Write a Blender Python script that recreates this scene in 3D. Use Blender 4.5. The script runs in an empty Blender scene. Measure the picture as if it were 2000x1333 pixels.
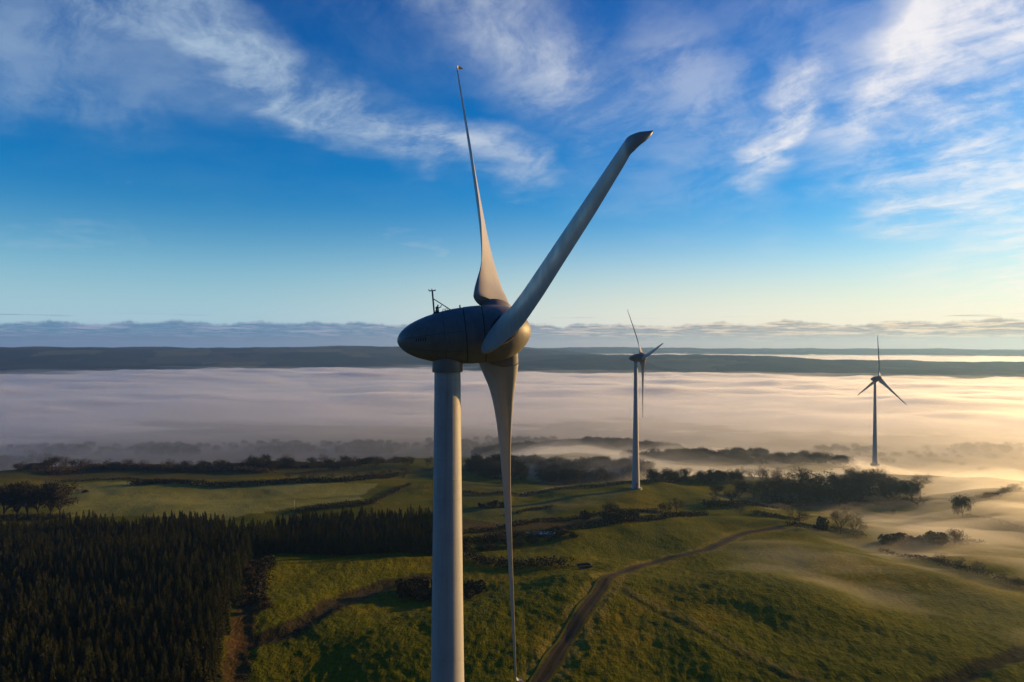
import bpy, math, random
import numpy as np
from mathutils import Vector, Matrix

C = bpy.context.scene
COL = C.collection
R = math.radians
random.seed(7)
F = 1400.0            # focal length in photo pixels (2000 px wide)
CZ = 68.0             # camera height over the foot of the near turbine
SUN_AZ, SUN_EL = R(65), R(9.5)      # azimuth to the right of +Y

# ------------------------------------------------------------------ camera
cam = bpy.data.cameras.new('camera'); co = bpy.data.objects.new('camera', cam); COL.objects.link(co)
co.location = (0, 0, CZ); co.rotation_euler = (R(90), 0, 0)
cam.sensor_width = 36; cam.lens = F/2000*36; cam.clip_start = 0.5; cam.clip_end = 40000
C.camera = co

# ------------------------------------------------------------------ render
C.view_settings.view_transform = 'Standard'; C.view_settings.look = 'None'
C.view_settings.gamma = 1; C.view_settings.use_curve_mapping = False
C.view_settings.exposure = 0.38
C.render.engine = 'CYCLES'
cy = C.cycles
cy.use_denoising = True
cy.volume_bounces = 5; cy.max_bounces = 8; cy.diffuse_bounces = 2; cy.glossy_bounces = 2
cy.transparent_max_bounces = 12
cy.volume_max_steps = 256
cy.sample_clamp_indirect = 4.0

SUNV = Vector((math.sin(SUN_AZ)*math.cos(SUN_EL), math.cos(SUN_AZ)*math.cos(SUN_EL), math.sin(SUN_EL)))

# ------------------------------------------------------------------ node helpers
class NT:
    def __init__(s, tree): s.t = tree; s.n = tree.nodes; s.l = tree.links
    def new(s, kind, **kw):
        n = s.n.new(kind)
        for k, v in kw.items(): setattr(n, k, v)
        return n
    def put(s, sock, v):
        if isinstance(v, bpy.types.NodeSocket): s.l.new(v, sock)
        elif v is not None: sock.default_value = v
    def m(s, op, a, b=None, c=None, clamp=False):
        n = s.new('ShaderNodeMath', operation=op, use_clamp=clamp)
        s.put(n.inputs[0], a)
        if b is not None: s.put(n.inputs[1], b)
        if c is not None: s.put(n.inputs[2], c)
        return n.outputs[0]
    def v(s, op, a, b=None, scale=None):
        n = s.new('ShaderNodeVectorMath', operation=op)
        s.put(n.inputs[0], a)
        if b is not None: s.put(n.inputs[1], b)
        if scale is not None: s.put(n.inputs['Scale'], scale)
        return n.outputs['Value'] if op in ('DOT_PRODUCT', 'LENGTH', 'DISTANCE') else n.outputs['Vector']
    def ramp(s, x, a, b, c=0.0, d=1.0, smooth=True):
        n = s.new('ShaderNodeMapRange', interpolation_type='SMOOTHSTEP' if smooth else 'LINEAR', clamp=True)
        s.put(n.inputs['Value'], x)
        for k, q in (('From Min', a), ('From Max', b), ('To Min', c), ('To Max', d)): s.put(n.inputs[k], q)
        return n.outputs[0]
    def noise(s, vec, scale, detail=4, rough=0.55, dist=0.0, color=False):
        n = s.new('ShaderNodeTexNoise')
        s.put(n.inputs['Vector'], vec); n.inputs['Scale'].default_value = scale
        n.inputs['Detail'].default_value = detail; n.inputs['Roughness'].default_value = rough
        n.inputs['Distortion'].default_value = dist
        return n.outputs['Color' if color else 'Fac']
    def mix(s, fac, a, b, blend='MIX'):
        n = s.new('ShaderNodeMix', data_type='RGBA', blend_type=blend)
        s.put(n.inputs['Factor'], fac); s.put(n.inputs['A'], a); s.put(n.inputs['B'], b)
        return n.outputs['Result']
    def xyz(s, v):
        n = s.new('ShaderNodeSeparateXYZ'); s.put(n.inputs[0], v); return n.outputs
    def vec(s, x, y, z):
        n = s.new('ShaderNodeCombineXYZ')
        for i, q in enumerate((x, y, z)): s.put(n.inputs[i], q)
        return n.outputs[0]

def rgb(*c): return (c[0], c[1], c[2], 1.0)

# ------------------------------------------------------------------ sky
def build_world():
    w = bpy.data.worlds.new('World'); C.world = w; w.use_nodes = True
    N = NT(w.node_tree); N.n.clear()
    out = N.new('ShaderNodeOutputWorld'); bg = N.new('ShaderNodeBackground')
    N.l.new(bg.outputs[0], out.inputs[0])
    P = N.new('ShaderNodeTexCoord').outputs['Generated']
    P = N.v('NORMALIZE', P)
    px, py, pz = N.xyz(P)
    zc = N.m('MAXIMUM', pz, 0.012)
    sky = N.new('ShaderNodeTexSky', sky_type='NISHITA', sun_disc=False)
    sky.sun_elevation = SUN_EL; sky.sun_rotation = SUN_AZ
    sky.altitude = 100; sky.air_density = 1.0; sky.dust_density = 0.6; sky.ozone_density = 2.6
    N.put(sky.inputs[0], N.vec(px, py, zc))
    hs = N.new('ShaderNodeHueSaturation'); N.put(hs.inputs['Color'], sky.outputs[0])
    hs.inputs['Saturation'].default_value = SKY_SAT; hs.inputs['Value'].default_value = SKY_VAL
    base = N.mix(1.0, hs.outputs[0], rgb(*SKY_TINT), 'MULTIPLY')
    base = N.mix(N.ramp(pz, 0.22, 0.55), base, N.mix(1.0, base, rgb(*TOP_TINT), 'MULTIPLY'))
    # --- cirrus laid out by direction on the dome
    q = N.v('SCALE', N.vec(px, py, 0.0), scale=N.m('DIVIDE', 1.0, N.m('ADD', zc, 0.12)))
    wob = N.v('SUBTRACT', N.noise(q, 1.1, 3, 0.5, color=True), (0.5, 0.5, 0.5))
    fine = N.v('SUBTRACT', N.noise(q, 5.0, 4, 0.6, color=True), (0.5, 0.5, 0.5))
    Pw = N.v('ADD', P, N.v('SCALE', wob, scale=0.16))
    Pw = N.v('ADD', Pw, N.v('SCALE', fine, scale=0.05))
    def D(x, y):
        return Vector(((x-1000)/F, 1, (666-y)/F)).normalized()
    caps = [ # x0,y0,x1,y1,half width px,strength
        (-150, 110, 200, 50, 80, .50), (170, 0, 400, 60, 62, .85), (380, 50, 600, 190, 62, .95), (40, 170, 330, 190, 60, .35),
        (580, 180, 830, 270, 62, .95), (800, 262, 1060, 325, 50, .75), (150, 120, 480, 170, 70, .30), (930, 322, 1040, 310, 26, .70),
        (880, -60, 1060, 110, 100, .65), (1040, 100, 1170, 240, 70, .45), (1290, 150, 1400, 260, 110, .40),
        (1570, 195, 1540, 250, 60, .8), (1560, 240, 1465, 345, 55, .85), (1280, 330, 1420, 330, 60, .22),
        (1900, -80, 1770, 150, 95, .85), (1770, 150, 1660, 310, 75, .6), (2050, 0, 1900, 300, 150, 1.0), (1840, -60, 1760, 190, 60, .9), (1760, 190, 1690, 290, 45, .6),
        (2000, 300, 1800, 400, 90, .75), (2080, 430, 1850, 470, 70, .35), (1500, 20, 1700, 200, 120, .2),
        (1150, 380, 1500, 400, 60, .15), (-100, 480, 280, 488, 12, .16), (780, 470, 860, 476, 12, .3),
        (240, 408, 290, 412, 10, .35), (620, -60, 800, 30, 120, .12), (2100, 100, 2080, 500, 200, .75)]
    tot = None
    for x0, y0, x1, y1, hw, st in caps:
        a, b = D(x0, y0), D(x1, y1); ab = b-a
        pa = N.v('SUBTRACT', Pw, tuple(a))
        t = N.m('DIVIDE', N.v('DOT_PRODUCT', pa, tuple(ab)), ab.length_squared, clamp=True)
        d = N.v('LENGTH', N.v('SUBTRACT', pa, N.v('SCALE', tuple(ab), scale=t)))
        k = N.ramp(d, hw/F*1.55, 0.0, 0.0, st)
        tot = k if tot is None else N.m('MAXIMUM', tot, N.m('ADD', k, N.m('MULTIPLY', tot, 0.35)))
    # fibres: stretched noise on the cloud sheet
    rot = N.new('ShaderNodeVectorRotate', rotation_type='Z_AXIS'); N.put(rot.inputs['Vector'], N.v('ADD', q, N.v('SCALE', wob, scale=0.5)))
    rot.inputs['Angle'].default_value = R(62)
    qs = N.v('MULTIPLY', rot.outputs[0], (1.0, 2.3, 1.0))
    f1 = N.noise(qs, 2.6, 6, 0.62, 0.25)
    f2 = N.noise(Pw, 7.5, 7, 0.62, 0.3)
    fib = N.m('ADD', N.m('MULTIPLY', f1, 0.38), N.m('MULTIPLY', f2, 0.66))
    tot = N.m('MINIMUM', tot, 0.82)
    dens = N.m('MULTIPLY', tot, N.ramp(fib, 0.37, 0.64, 0.14, 1.0))
    veil = N.ramp(N.noise(q, 1.3, 5, 0.6), 0.42, 0.75, 0.0, 0.08)
    veil = N.m('MULTIPLY', veil, N.ramp(pz, 0.10, 0.3))
    dens = N.m('ADD', dens, veil, clamp=True)
    # colour of cloud: lavender away from the sun, cream near it
    sd = N.v('DOT_PRODUCT', P, tuple(SUNV))
    warm = N.ramp(sd, 0.05, 0.95)
    ccol = N.mix(warm, rgb(*CIR_COOL), rgb(*CIR_WARM))
    ccol = N.mix(N.ramp(dens, 0.15, 0.9), ccol, N.mix(1.0, ccol, rgb(1.18, 1.14, 1.10), 'MULTIPLY'))
    col = N.mix(dens, base, ccol)
    # --- low pale glow over the horizon
    hor = N.ramp(pz, 0.26, 0.0, 0.0, 1.0)
    glow = N.mix(N.ramp(sd, 0.0, 0.9), rgb(*HOR_COOL), rgb(*HOR_WARM))
    col = N.mix(N.m('MULTIPLY', N.m('POWER', hor, 2.2), 0.85), col, glow)
    # --- far bank of low cloud along the horizon
    az = N.m('ARCTAN2', px, py)
    band = N.vec(N.m('MULTIPLY', az, 11.0), N.m('MULTIPLY', pz, 170.0), 0.0)
    bn = N.noise(band, 1.5, 6, 0.6, 0.5)
    edge = N.noise(N.vec(N.m('MULTIPLY', az, 9.0), 3.0, 0.0), 2.2, 5, 0.6)
    top = N.ramp(edge, 0.3, 0.7, 0.019, 0.029, smooth=False)
    bank = N.ramp(N.m('SUBTRACT', top, pz), -0.0012, 0.004)
    lit = N.ramp(N.m('ADD', N.m('MULTIPLY', bn, .6), N.m('MULTIPLY', N.noise(band, 5.0, 5, 0.65), .4)), 0.45, 0.58)
    low = N.ramp(pz, 0.014, -0.004)
    bshade = N.mix(warm, rgb(*BNK_DC), rgb(*BNK_DW))
    blight = N.mix(warm, rgb(*BNK_LC), rgb(*BNK_LW))
    bcol = N.mix(N.m('MAXIMUM', N.m('MULTIPLY', lit, 0.85), N.m('MULTIPLY', low, 0.7)), bshade, blight)
    col = N.mix(N.m('MULTIPLY', bank, N.ramp(bn, 0.25, 0.5, 0.55, 0.95)), col, bcol)
    thin = N.noise(N.vec(N.m('MULTIPLY', az, 5.0), N.m('MULTIPLY', pz, 160.0), 5.0), 1.3, 3, 0.5)
    streak = N.m('MULTIPLY', N.ramp(thin, 0.6, 0.72), N.m('MULTIPLY', N.ramp(pz, 0.024, 0.028), N.ramp(pz, 0.036, 0.030)))
    col = N.mix(N.m('MULTIPLY', streak, 0.6), col, bshade)
    # sky behind the camera is darkened to dim the ambient light from there
    col = N.mix(N.ramp(py, 0.05, -0.75), col, N.mix(1.0, col, rgb(0.27, 0.30, 0.36), 'MULTIPLY'))
    N.put(bg.inputs['Color'], col)
    bg.inputs['Strength'].default_value = SKY_STRENGTH

# sky colours are radiances before the strength below
SKY_STRENGTH = 0.10
SKY_SAT, SKY_VAL = 1.45, 1.05
SKY_TINT = (0.22, 0.88, 1.24)
TOP_TINT = (0.10, 0.72, 0.86)
CIR_COOL = (2.9, 3.9, 5.0); CIR_WARM = (7.0, 6.8, 6.7)
HOR_COOL = (3.8, 5.2, 6.3); HOR_WARM = (9.4, 7.7, 6.2)
BNK_DC = (0.75, 1.7, 2.9); BNK_DW = (3.0, 2.9, 2.7)
BNK_LC = (2.6, 3.1, 4.2); BNK_LW = (9.0, 7.0, 4.6)
build_world()

sun = bpy.data.lights.new('sun', 'SUN'); so = bpy.data.objects.new('sun', sun); COL.objects.link(so)
sun.energy = 5.0; sun.angle = R(0.6); sun.color = (1.0, 0.59, 0.20)
so.rotation_euler = (-SUNV).to_track_quat('-Z', 'Y').to_euler(); so.location = (300, 200, 200)

# ------------------------------------------------------------------ tagging
def tag(o, label=None, cat=None, group=None, kind=None):
    if label: o['label'] = label
    if cat: o['category'] = cat
    if group: o['group'] = group
    if kind: o['kind'] = kind
    return o
def mesh(name, V, Fc, mat=None, parent=None, smooth=True):
    me = bpy.data.meshes.new(name)
    if isinstance(V, np.ndarray) and isinstance(Fc, np.ndarray):
        n = Fc.shape[1]
        me.vertices.add(len(V)); me.vertices.foreach_set('co', V.astype(np.float32).ravel())
        me.loops.add(Fc.size); me.loops.foreach_set('vertex_index', Fc.astype(np.int32).ravel())
        me.polygons.add(len(Fc)); me.polygons.foreach_set('loop_start', np.arange(0, Fc.size, n, dtype=np.int32))
        me.update(calc_edges=True)
    else:
        me.from_pydata([tuple(v) for v in V], [], [tuple(f) for f in Fc]); me.update()
    me.polygons.foreach_set('use_smooth', np.full(len(me.polygons), smooth, dtype=bool))
    if mat: me.materials.append(mat)
    o = bpy.data.objects.new(name, me); COL.objects.link(o)
    if parent: o.parent = parent
    return o
def empty(name, loc, rz=0):
    o = bpy.data.objects.new(name, None); COL.objects.link(o); o.location = loc; o.rotation_euler = (0, 0, rz)
    o.empty_display_size = 1
    return o
def copy_tree(o, parent=None):
    c = o.copy(); COL.objects.link(c)
    if parent: c.parent = parent
    for ch in o.children: copy_tree(ch, c)
    return c

# ------------------------------------------------------------------ numpy noise
def _h(ix, iy, s):
    n = (ix*374761393 + iy*668265263 + s*1442695041) & 0xffffffff
    n = ((n ^ (n >> 13))*1274126177) & 0xffffffff
    n = n ^ (n >> 16)
    return n*(2*np.pi/4294967296.0)
def pn(x, y, s=0):
    x = np.asarray(x, float); y = np.asarray(y, float)
    ix = np.floor(x).astype(np.int64); iy = np.floor(y).astype(np.int64)
    fx = x-ix; fy = y-iy
    u = fx*fx*fx*(fx*(fx*6-15)+10); v = fy*fy*fy*(fy*(fy*6-15)+10)
    def g(a, b):
        t = _h(ix+a, iy+b, s); return np.cos(t)*(fx-a)+np.sin(t)*(fy-b)
    return (g(0, 0)*(1-u)+g(1, 0)*u)*(1-v)+(g(0, 1)*(1-u)+g(1, 1)*u)*v
def fbm(x, y, s=0, o=4, lac=2.03, gain=.5):
    r = 0; a = 1.0
    for i in range(o): r = r+a*pn(x, y, s+i*17); x = x*lac; y = y*lac; a *= gain
    return r
def sst(x, a, b):
    t = np.clip((x-a)/(b-a), 0, 1); return t*t*(3-2*t)

# ------------------------------------------------------------------ terrain
def ctl(px, py, z): # a point seen at this pixel at this height
    D = (CZ-z)*F/(py-666.0); return ((px-1000)/F*D, D, z)
CT = [ctl(*c) for c in [
    (1100,1333,0),(1500,1250,1.0),(1500,1150,1.5),(1520,1080,-2),(1500,1040,-8),(1850,1333,0),(1950,1250,-1),(1800,1150,-2),(1960,1120,-8),
    (1700,1060,-12),(1720,1000,-20),(1880,1010,-16),(1990,1010,-12),(1980,960,-14),(1880,950,-22),(1600,985,-19),(1750,950,-23),(1500,960,-17),(1350,985,-11),
    (1300,1030,-5),(1241,955,-10),(1300,958,-12),(1180,962,-11),(1400,945,-16),(1707,905,-30.5),(1770,908,-31),(1640,908,-33),(1500,915,-34),(1350,930,-27),
    (1850,905,-34),(1990,910,-36),(1250,915,-30),(1100,935,-25),(1000,935,-24),(1100,905,-33),
    (1150,1060,-5),(1000,1060,-7),(1060,1110,-4),(1150,1150,0),(1000,1200,-1),(850,1250,-1),(900,1130,-3),(700,1110,-3),(560,1110,-3),(600,1200,-2),
    (500,1260,-3),(500,1333,-4),(200,1333,-5),(0,1333,-5),(0,1200,-7),(300,1150,-7),(100,1080,-11),(400,1060,-9),(700,1060,-8),(0,1010,-15),(300,1010,-15),
    (600,1000,-14),(850,1000,-13),(1000,990,-12),(100,960,-19),(400,955,-18),(650,950,-18),(850,955,-18),(800,920,-24),(500,915,-25),(200,918,-24),(0,915,-22),
    (700,884,-45),(900,882,-47),(400,884,-44),(0,895,-30),(300,893,-30),(600,893,-33),(850,895,-36)]]
CT += [(0,0,2),(-4,53,0),(40,60,1),(-60,60,-3),(0,-80,0),(100,-60,2),(-120,0,-5),(120,60,1.5),(200,30,3)]
CTA = np.array(CT)
def polar(x, y):
    return np.arctan2(x, y+60), np.log(np.hypot(x, y+60)+20)
ctA, ctL = polar(CTA[:,0], CTA[:,1])
FOG_Z = -39.0
def base_h(x, y):
    x = np.asarray(x, float); y = np.asarray(y, float)
    sh = x.shape; x = x.ravel(); y = y.ravel()
    A, L = polar(x, y)
    num = np.zeros_like(x); den = np.zeros_like(x)
    for a, l, z in zip(ctA, ctL, CTA[:,2]):
        dd = np.abs(A-a); dd = np.minimum(dd, 2*np.pi-dd)
        d2 = (dd**2+((L-l)*1.1)**2)+.0006
        w = d2**-1.9
        num += w*z; den += w
    near = num/den
    r = np.hypot(x, y)
    az = np.arctan2(x, y)
    # beyond the shore: valley floor, then far hills
    azd = np.degrees(az)
    shore = 590+25*np.sin(azd*.11+1)+40*fbm(x/300, y/300, 5, 3)
    k = sst(r, shore, shore+300)
    h = near*(1-k)+(-66.0)*k
    # wooded hummocks standing out of the fog
    for (hx, hy, hz, rx, ry) in HUM:
        h = np.maximum(h, hz-18*(((x-hx)/rx)**2+((y-hy)/ry)**2)) if False else h+ (hz-h)*np.exp(-(((x-hx)/rx)**2+((y-hy)/ry)**2)*1.0)
    # hills: left plateau
    n = fbm(x/1300, y/900, 31, 5)*24+fbm(x/260, y/260, 35, 3)*7
    def prof(top, foot, crest, back):
        return -66+(top+66)*sst(r, foot, crest)*(1-sst(r, back, back+900))
    topL = 27-2.0*(azd+20)*.05
    wl = 1-sst(azd, -2, 14)
    left = prof(topL, 2350, 4300, 5200)*1.0
    mid_top = -1-.62*np.clip(azd-8, 0, 40)
    mid = prof(mid_top, 2000, 3100, 3500)
    back = prof(-6, 5400, 6700, 7600)
    far = np.maximum(left*wl+(-66)*(1-wl), np.maximum(mid*sst(azd, -14, 6)+(-66)*(1-sst(azd, -14, 6)), back))
    far = far+n*sst(far, -66, -20)
    h = np.where(r > 1500, np.maximum(h, far), h)
    return h.reshape(sh)
def hum(px, py, z, top, rx, ry):
    c = ctl(px, py, z); return (c[0], c[1], top, rx, ry)
HUM = [hum(1090, 928, -28, -25, 62, 44), hum(1040, 876, -47, -49, 60, 30), hum(1190, 870, -47, -48, 75, 30),
       hum(1480, 893, -40, -45, 80, 26), hum(1340, 905, -38, -42, 50, 26)]
def micro(x, y):
    r = np.hypot(x, y)
    big = fbm(x/70, y/70, 91, 3)*3.1*sst(r, 60, 200)*(1-.45*sst(r, 280, 420)*(x < 0))
    sm = fbm(x/9, y/9, 51, 2)*.30*(1-sst(r, 400, 800))
    fi = fbm(x/2.3, y/2.3, 61, 2)*.26*(1-sst(r, 190, 380))
    pad = 1-sst(np.hypot(x-T1[0], y-T1[1]), 6, 20)
    return (big+sm+fi)*(1-pad)
T1 = (-4.0, 53.0)
def dips(x, y):
    h = 0
    for pts, w, d in DIPS:
        dd = dist_poly(x, y, pts)
        h = h-d*np.exp(-(dd/w)**2)
    return h
def dist_poly(x, y, pts):
    best = np.full(np.shape(x), 1e9)
    for (x0, y0), (x1, y1) in zip(pts[:-1], pts[1:]):
        dx, dy = x1-x0, y1-y0
        t = np.clip(((x-x0)*dx+(y-y0)*dy)/(dx*dx+dy*dy+1e-9), 0, 1)
        best = np.minimum(best, np.hypot(x-x0-t*dx, y-y0-t*dy))
    return best
def at(px, py, zoff=0.0):
    """where the ray through a photo pixel meets the ground"""
    D = np.exp(np.linspace(math.log(90), math.log(9000), 1200))
    X = (px-1000)/F*D; Z = CZ-(py-666)/F*D
    g = base_h(X, D)
    i = np.argmax(Z < g+zoff)
    if not (Z < g+zoff).any(): i = len(D)-1
    i = max(i, 1)
    a = (Z-g-zoff)[i-1]; b = (Z-g-zoff)[i]
    t = a/(a-b) if a != b else 0
    d = D[i-1]+(D[i]-D[i-1])*t
    return (float((px-1000)/F*d), float(d))
def path(*pp): return [at(*p) for p in pp]
def smooth_path(p, step=2.0):
    P = [Vector((a, b, 0)) for a, b in p]; P = [2*P[0]-P[1]]+P+[2*P[-1]-P[-2]]
    out = []
    for i in range(1, len(P)-2):
        n = max(2, int((P[i+1]-P[i]).length/step))
        for k in range(n):
            t = k/n; a, b, c, d = P[i-1:i+3]
            q = .5*((2*b)+(c-a)*t+(2*a-5*b+4*c-d)*t*t+(3*b-a-3*c+d)*t**3)
            out.append((q.x, q.y))
    out.append((P[-2].x, P[-2].y)); return out

TRACK = smooth_path(path((985,1400),(1050,1330),(1110,1250),(1165,1170),(1205,1125),(1290,1092),(1380,1067),(1450,1048),(1530,1036)))
OLDTRACK = smooth_path(path((850,1118),(760,1135),(680,1160),(615,1195),(570,1228),(520,1245),(470,1256)))
BREAK = smooth_path(path((440,1400),(462,1300),(478,1200),(492,1140),(512,1088)))
RUT = smooth_path(path((1215,1165),(1290,1205),(1400,1258),(1500,1303),(1620,1352)))
RUT2 = smooth_path(path((1225,1160),(1305,1198),(1420,1252),(1520,1298),(1650,1352)))
DITCH = smooth_path(path((1790,1352),(1870,1325),(1940,1302),(2040,1270)))
DIPS = [(TRACK, 4.0, .35), (OLDTRACK, 3.0, .8), (RUT, 1.0, .22), (DITCH, 2.2, 1.0), (BREAK, 3.0, .6)]
T2 = (243/F*375.0, 375.0); T3 = (709/F*575.0, 575.0)
FLD = { # polygons over the ground, from the lie of the hedges
  'frost': path((130,945),(250,938),(480,946),(740,945),(690,975),(560,992),(440,1012),(110,1010)),
  'frost2': path((905,1000),(1000,985),(1170,962),(1250,958),(1150,990),(1000,1025),(905,1020)),
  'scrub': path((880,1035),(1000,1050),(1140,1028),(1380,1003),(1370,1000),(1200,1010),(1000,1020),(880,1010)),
  'moor': path((0,905),(850,915),(850,930),(400,936),(0,935)),
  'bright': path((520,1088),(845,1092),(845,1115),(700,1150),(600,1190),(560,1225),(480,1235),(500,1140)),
  'wet': path((850,955),(1000,940),(960,990),(850,1000)),
}
def inpoly(x, y, P):
    c = np.zeros(np.shape(x), bool); n = len(P); j = n-1
    for i in range(n):
        xi, yi = P[i]; xj, yj = P[j]
        m = ((yi > y) != (yj > y)) & (x < (xj-xi)*(y-yi)/(yj-yi+1e-12)+xi)
        c ^= m; j = i
    return c
def cover(x, y):
    """real colour of the vegetation on the ground"""
    n1 = fbm(x/40, y/40, 201, 4); n2 = fbm(x/7, y/7, 207, 3); n3 = fbm(x/160, y/160, 203, 3)
    c = np.empty(x.shape+(3,)); g = np.array
    def mixc(c, col, m): return c+(g(col)-c)*np.clip(m, 0, 1)[..., None]
    c[:] = (.108, .112, .003)
    c = mixc(c, (.175, .140, .006), sst(n1, -.1, .55)*.8)
    c = mixc(c, (.055, .074, .004), sst(n2, .05, .5)*.5)
    c = mixc(c, (.070, .090, .005), sst(n3, 0, .5)*.6)
    wx = x+6*pn(x/15, y/15, 3); wy = y+6*pn(x/15, y/15, 4)
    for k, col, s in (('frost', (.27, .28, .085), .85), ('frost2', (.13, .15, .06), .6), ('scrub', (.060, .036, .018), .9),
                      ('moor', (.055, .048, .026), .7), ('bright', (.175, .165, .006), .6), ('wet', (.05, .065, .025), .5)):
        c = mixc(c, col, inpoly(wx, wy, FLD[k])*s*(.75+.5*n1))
    def strip(c, pts, w, col, s, soft=1.5):
        d = dist_poly(x, y, pts)+n2*soft
        return mixc(c, col, (1-sst(d, w*.6, w))*s)
    c = strip(c, OLDTRACK, 5.0, (.040, .030, .014), .95); c = strip(c, BREAK, 3.5, (.085, .052, .020), .9)
    c = strip(c, TRACK, 5.6, (.20, .165, .030), .85, 2.2); c = strip(c, RUT, 1.1, (.045, .050, .010), .7, .5)
    c = strip(c, RUT2, 1.3, (.14, .12, .035), .7, .5); c = strip(c, DITCH, 2.6, (.018, .018, .008), .95)
    r = np.hypot(x, y)
    # far farmland: patchwork of fields and woods
    ca = np.cos(.4); sa = np.sin(.4)
    fx = np.floor((x*ca+y*sa+60*pn(x/400, y/400, 9))/230); fy = np.floor((-x*sa+y*ca+60*pn(x/400, y/400, 10))/300)
    hv = (_h(fx.astype(np.int64), fy.astype(np.int64), 4)/(2*np.pi))
    pal = g([(.05, .06, .035), (.10, .11, .06), (.02, .026, .022), (.06, .055, .04), (.03, .04, .028)])
    fc = pal[(hv*4.99).astype(int)]
    wood = sst(fbm(x/350, y/500, 77, 3), .02, .22)[..., None]
    fc = fc*(1-wood)+g((.018, .022, .012))*wood
    k = sst(r, 610, 720)[..., None]; dk = (1-sst(r, 1000, 1500))[..., None]
    fc = fc*(1-dk)+(g((.022, .022, .014))+g((.03, .035, .012))*sst(n3, -.1, .3)[..., None])*dk
    return c*(1-k)+fc*k

def ground_z(x, y):
    x = np.atleast_1d(np.asarray(x, float)); y = np.atleast_1d(np.asarray(y, float))
    return base_h(x, y)+micro(x, y)+dips(x, y)
def gz(x, y): return float(ground_z(x, y)[0])

def polar_grid(rs, azs):
    rr, aa = np.meshgrid(rs, azs, indexing='ij')
    return rr*np.sin(aa), rr*np.cos(aa)
def grid_faces(nr, na, wrap=False):
    i = np.arange(nr-1)[:, None]; j = np.arange(na if wrap else na-1)[None, :]
    j2 = (j+1) % na
    return np.stack([i*na+j, i*na+j2, (i+1)*na+j2, (i+1)*na+j], -1).reshape(-1, 4)[:, ::-1]

def mat_base(name):
    m = bpy.data.materials.new(name); m.use_nodes = True
    N = NT(m.node_tree); b = N.n['Principled BSDF']
    return m, N, b
def build_ground():
    rs = [18.0]
    while rs[-1] < 9600:
        r = rs[-1]; rs.append(r*(1+(.03 if r < 120 else .0062 if r < 500 else .009 if r < 1200 else .014)))
    rs = np.array(rs)
    azs = np.concatenate([np.linspace(-180, -52, 60)[:-1], np.linspace(-52, 52, 760), np.linspace(52, 180, 60)[1:-1]])
    azs = np.radians(azs)
    x, y = polar_grid(rs, azs)
    z = ground_z(x.ravel(), y.ravel()).reshape(x.shape)
    V = np.stack([x, y, z], -1).reshape(-1, 3)
    Fc = grid_faces(len(rs), len(azs), True)
    m, N, b = mat_base('pasture')
    at_ = N.new('ShaderNodeAttribute', attribute_name='cover').outputs['Color']
    pos = N.new('ShaderNodeNewGeometry').outputs['Position']
    n1 = N.noise(pos, .9, 4, .65); n2 = N.noise(pos, .16, 4, .6)
    st = N.v('MULTIPLY', pos, (1.6, .5, 1.0))
    n3 = N.noise(st, 1.0, 3, .6)
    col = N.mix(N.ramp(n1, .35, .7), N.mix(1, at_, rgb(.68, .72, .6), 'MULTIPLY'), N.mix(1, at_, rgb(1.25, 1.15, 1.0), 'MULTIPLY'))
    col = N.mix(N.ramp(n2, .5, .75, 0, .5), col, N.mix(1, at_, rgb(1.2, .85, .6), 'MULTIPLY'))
    N.put(b.inputs['Base Color'], col); b.inputs['Roughness'].default_value = .95
    b.inputs['Specular IOR Level'].default_value = .02
    bp = N.new('ShaderNodeBump'); bp.inputs['Strength'].default_value = .7; bp.inputs['Distance'].default_value = .5
    N.put(bp.inputs['Height'], N.m('ADD', n1, N.m('MULTIPLY', n3, .6))); N.l.new(bp.outputs[0], b.inputs['Normal'])
    # centre cap
    c = len(V); V = np.vstack([V, [[0, 0, gz(0, 0)]]])
    na = len(azs)
    o = mesh('ground', V, Fc, m)
    me = o.data
    ca = me.color_attributes.new('cover', 'FLOAT_COLOR', 'POINT')
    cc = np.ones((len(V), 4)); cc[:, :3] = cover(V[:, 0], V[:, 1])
    ca.data.foreach_set('color', cc.astype(np.float32).ravel())
    import bmesh
    bm = bmesh.new(); bm.from_mesh(me); bm.verts.ensure_lookup_table()
    cv = bm.verts[c]
    for j in range(na):
        f = bm.faces.new((bm.verts[j], cv, bm.verts[(j+1) % na])); f.smooth = True
    bm.normal_update(); bm.to_mesh(me); bm.free()
    tag(o, 'dark green rolling pasture with rough tussocks and far farmland', kind='structure')
build_ground()

def draped(name, pts, w, mat, lift=.05, kind='structure', label=None, wig=.25):
    V = []; Fc = []
    n = len(pts); W = 6
    for i, (x, y) in enumerate(pts):
        a = Vector(pts[max(i-1, 0)]); b = Vector(pts[min(i+1, n-1)]); t = (b-a).normalized(); nn = Vector((-t.y, t.x))
        ww = w*(1+wig*float(pn(i*.21, 1.5, 6)))
        for k in range(W+1):
            q = Vector((x, y))+nn*ww*(k/W-.5); V.append((q.x, q.y, 0))
        if i:
            for k in range(W): Fc.append(((i-1)*(W+1)+k, (i-1)*(W+1)+k+1, i*(W+1)+k+1, i*(W+1)+k))
    V = np.array(V, float)
    # rides a little above the rough ground
    z = ground_z(V[:, 0], V[:, 1])
    for dx, dy in ((.5, 0), (-.5, 0), (0, .6), (0, -.6)): z = np.maximum(z, ground_z(V[:, 0]+dx, V[:, 1]+dy))
    V[:, 2] = z+lift
    o = mesh(name, V, np.array(Fc), mat); tag(o, label, kind=kind)
    a = o.data.attributes.new('across', 'FLOAT_VECTOR', 'POINT'); q = np.zeros((len(V), 3), np.float32)
    q[:, 0] = np.tile(np.linspace(-1, 1, W+1), n); a.data.foreach_set('vector', q.ravel()); return o
mt, N, b = mat_base('track_gravel')
pos = N.new('ShaderNodeNewGeometry').outputs['Position']
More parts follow.
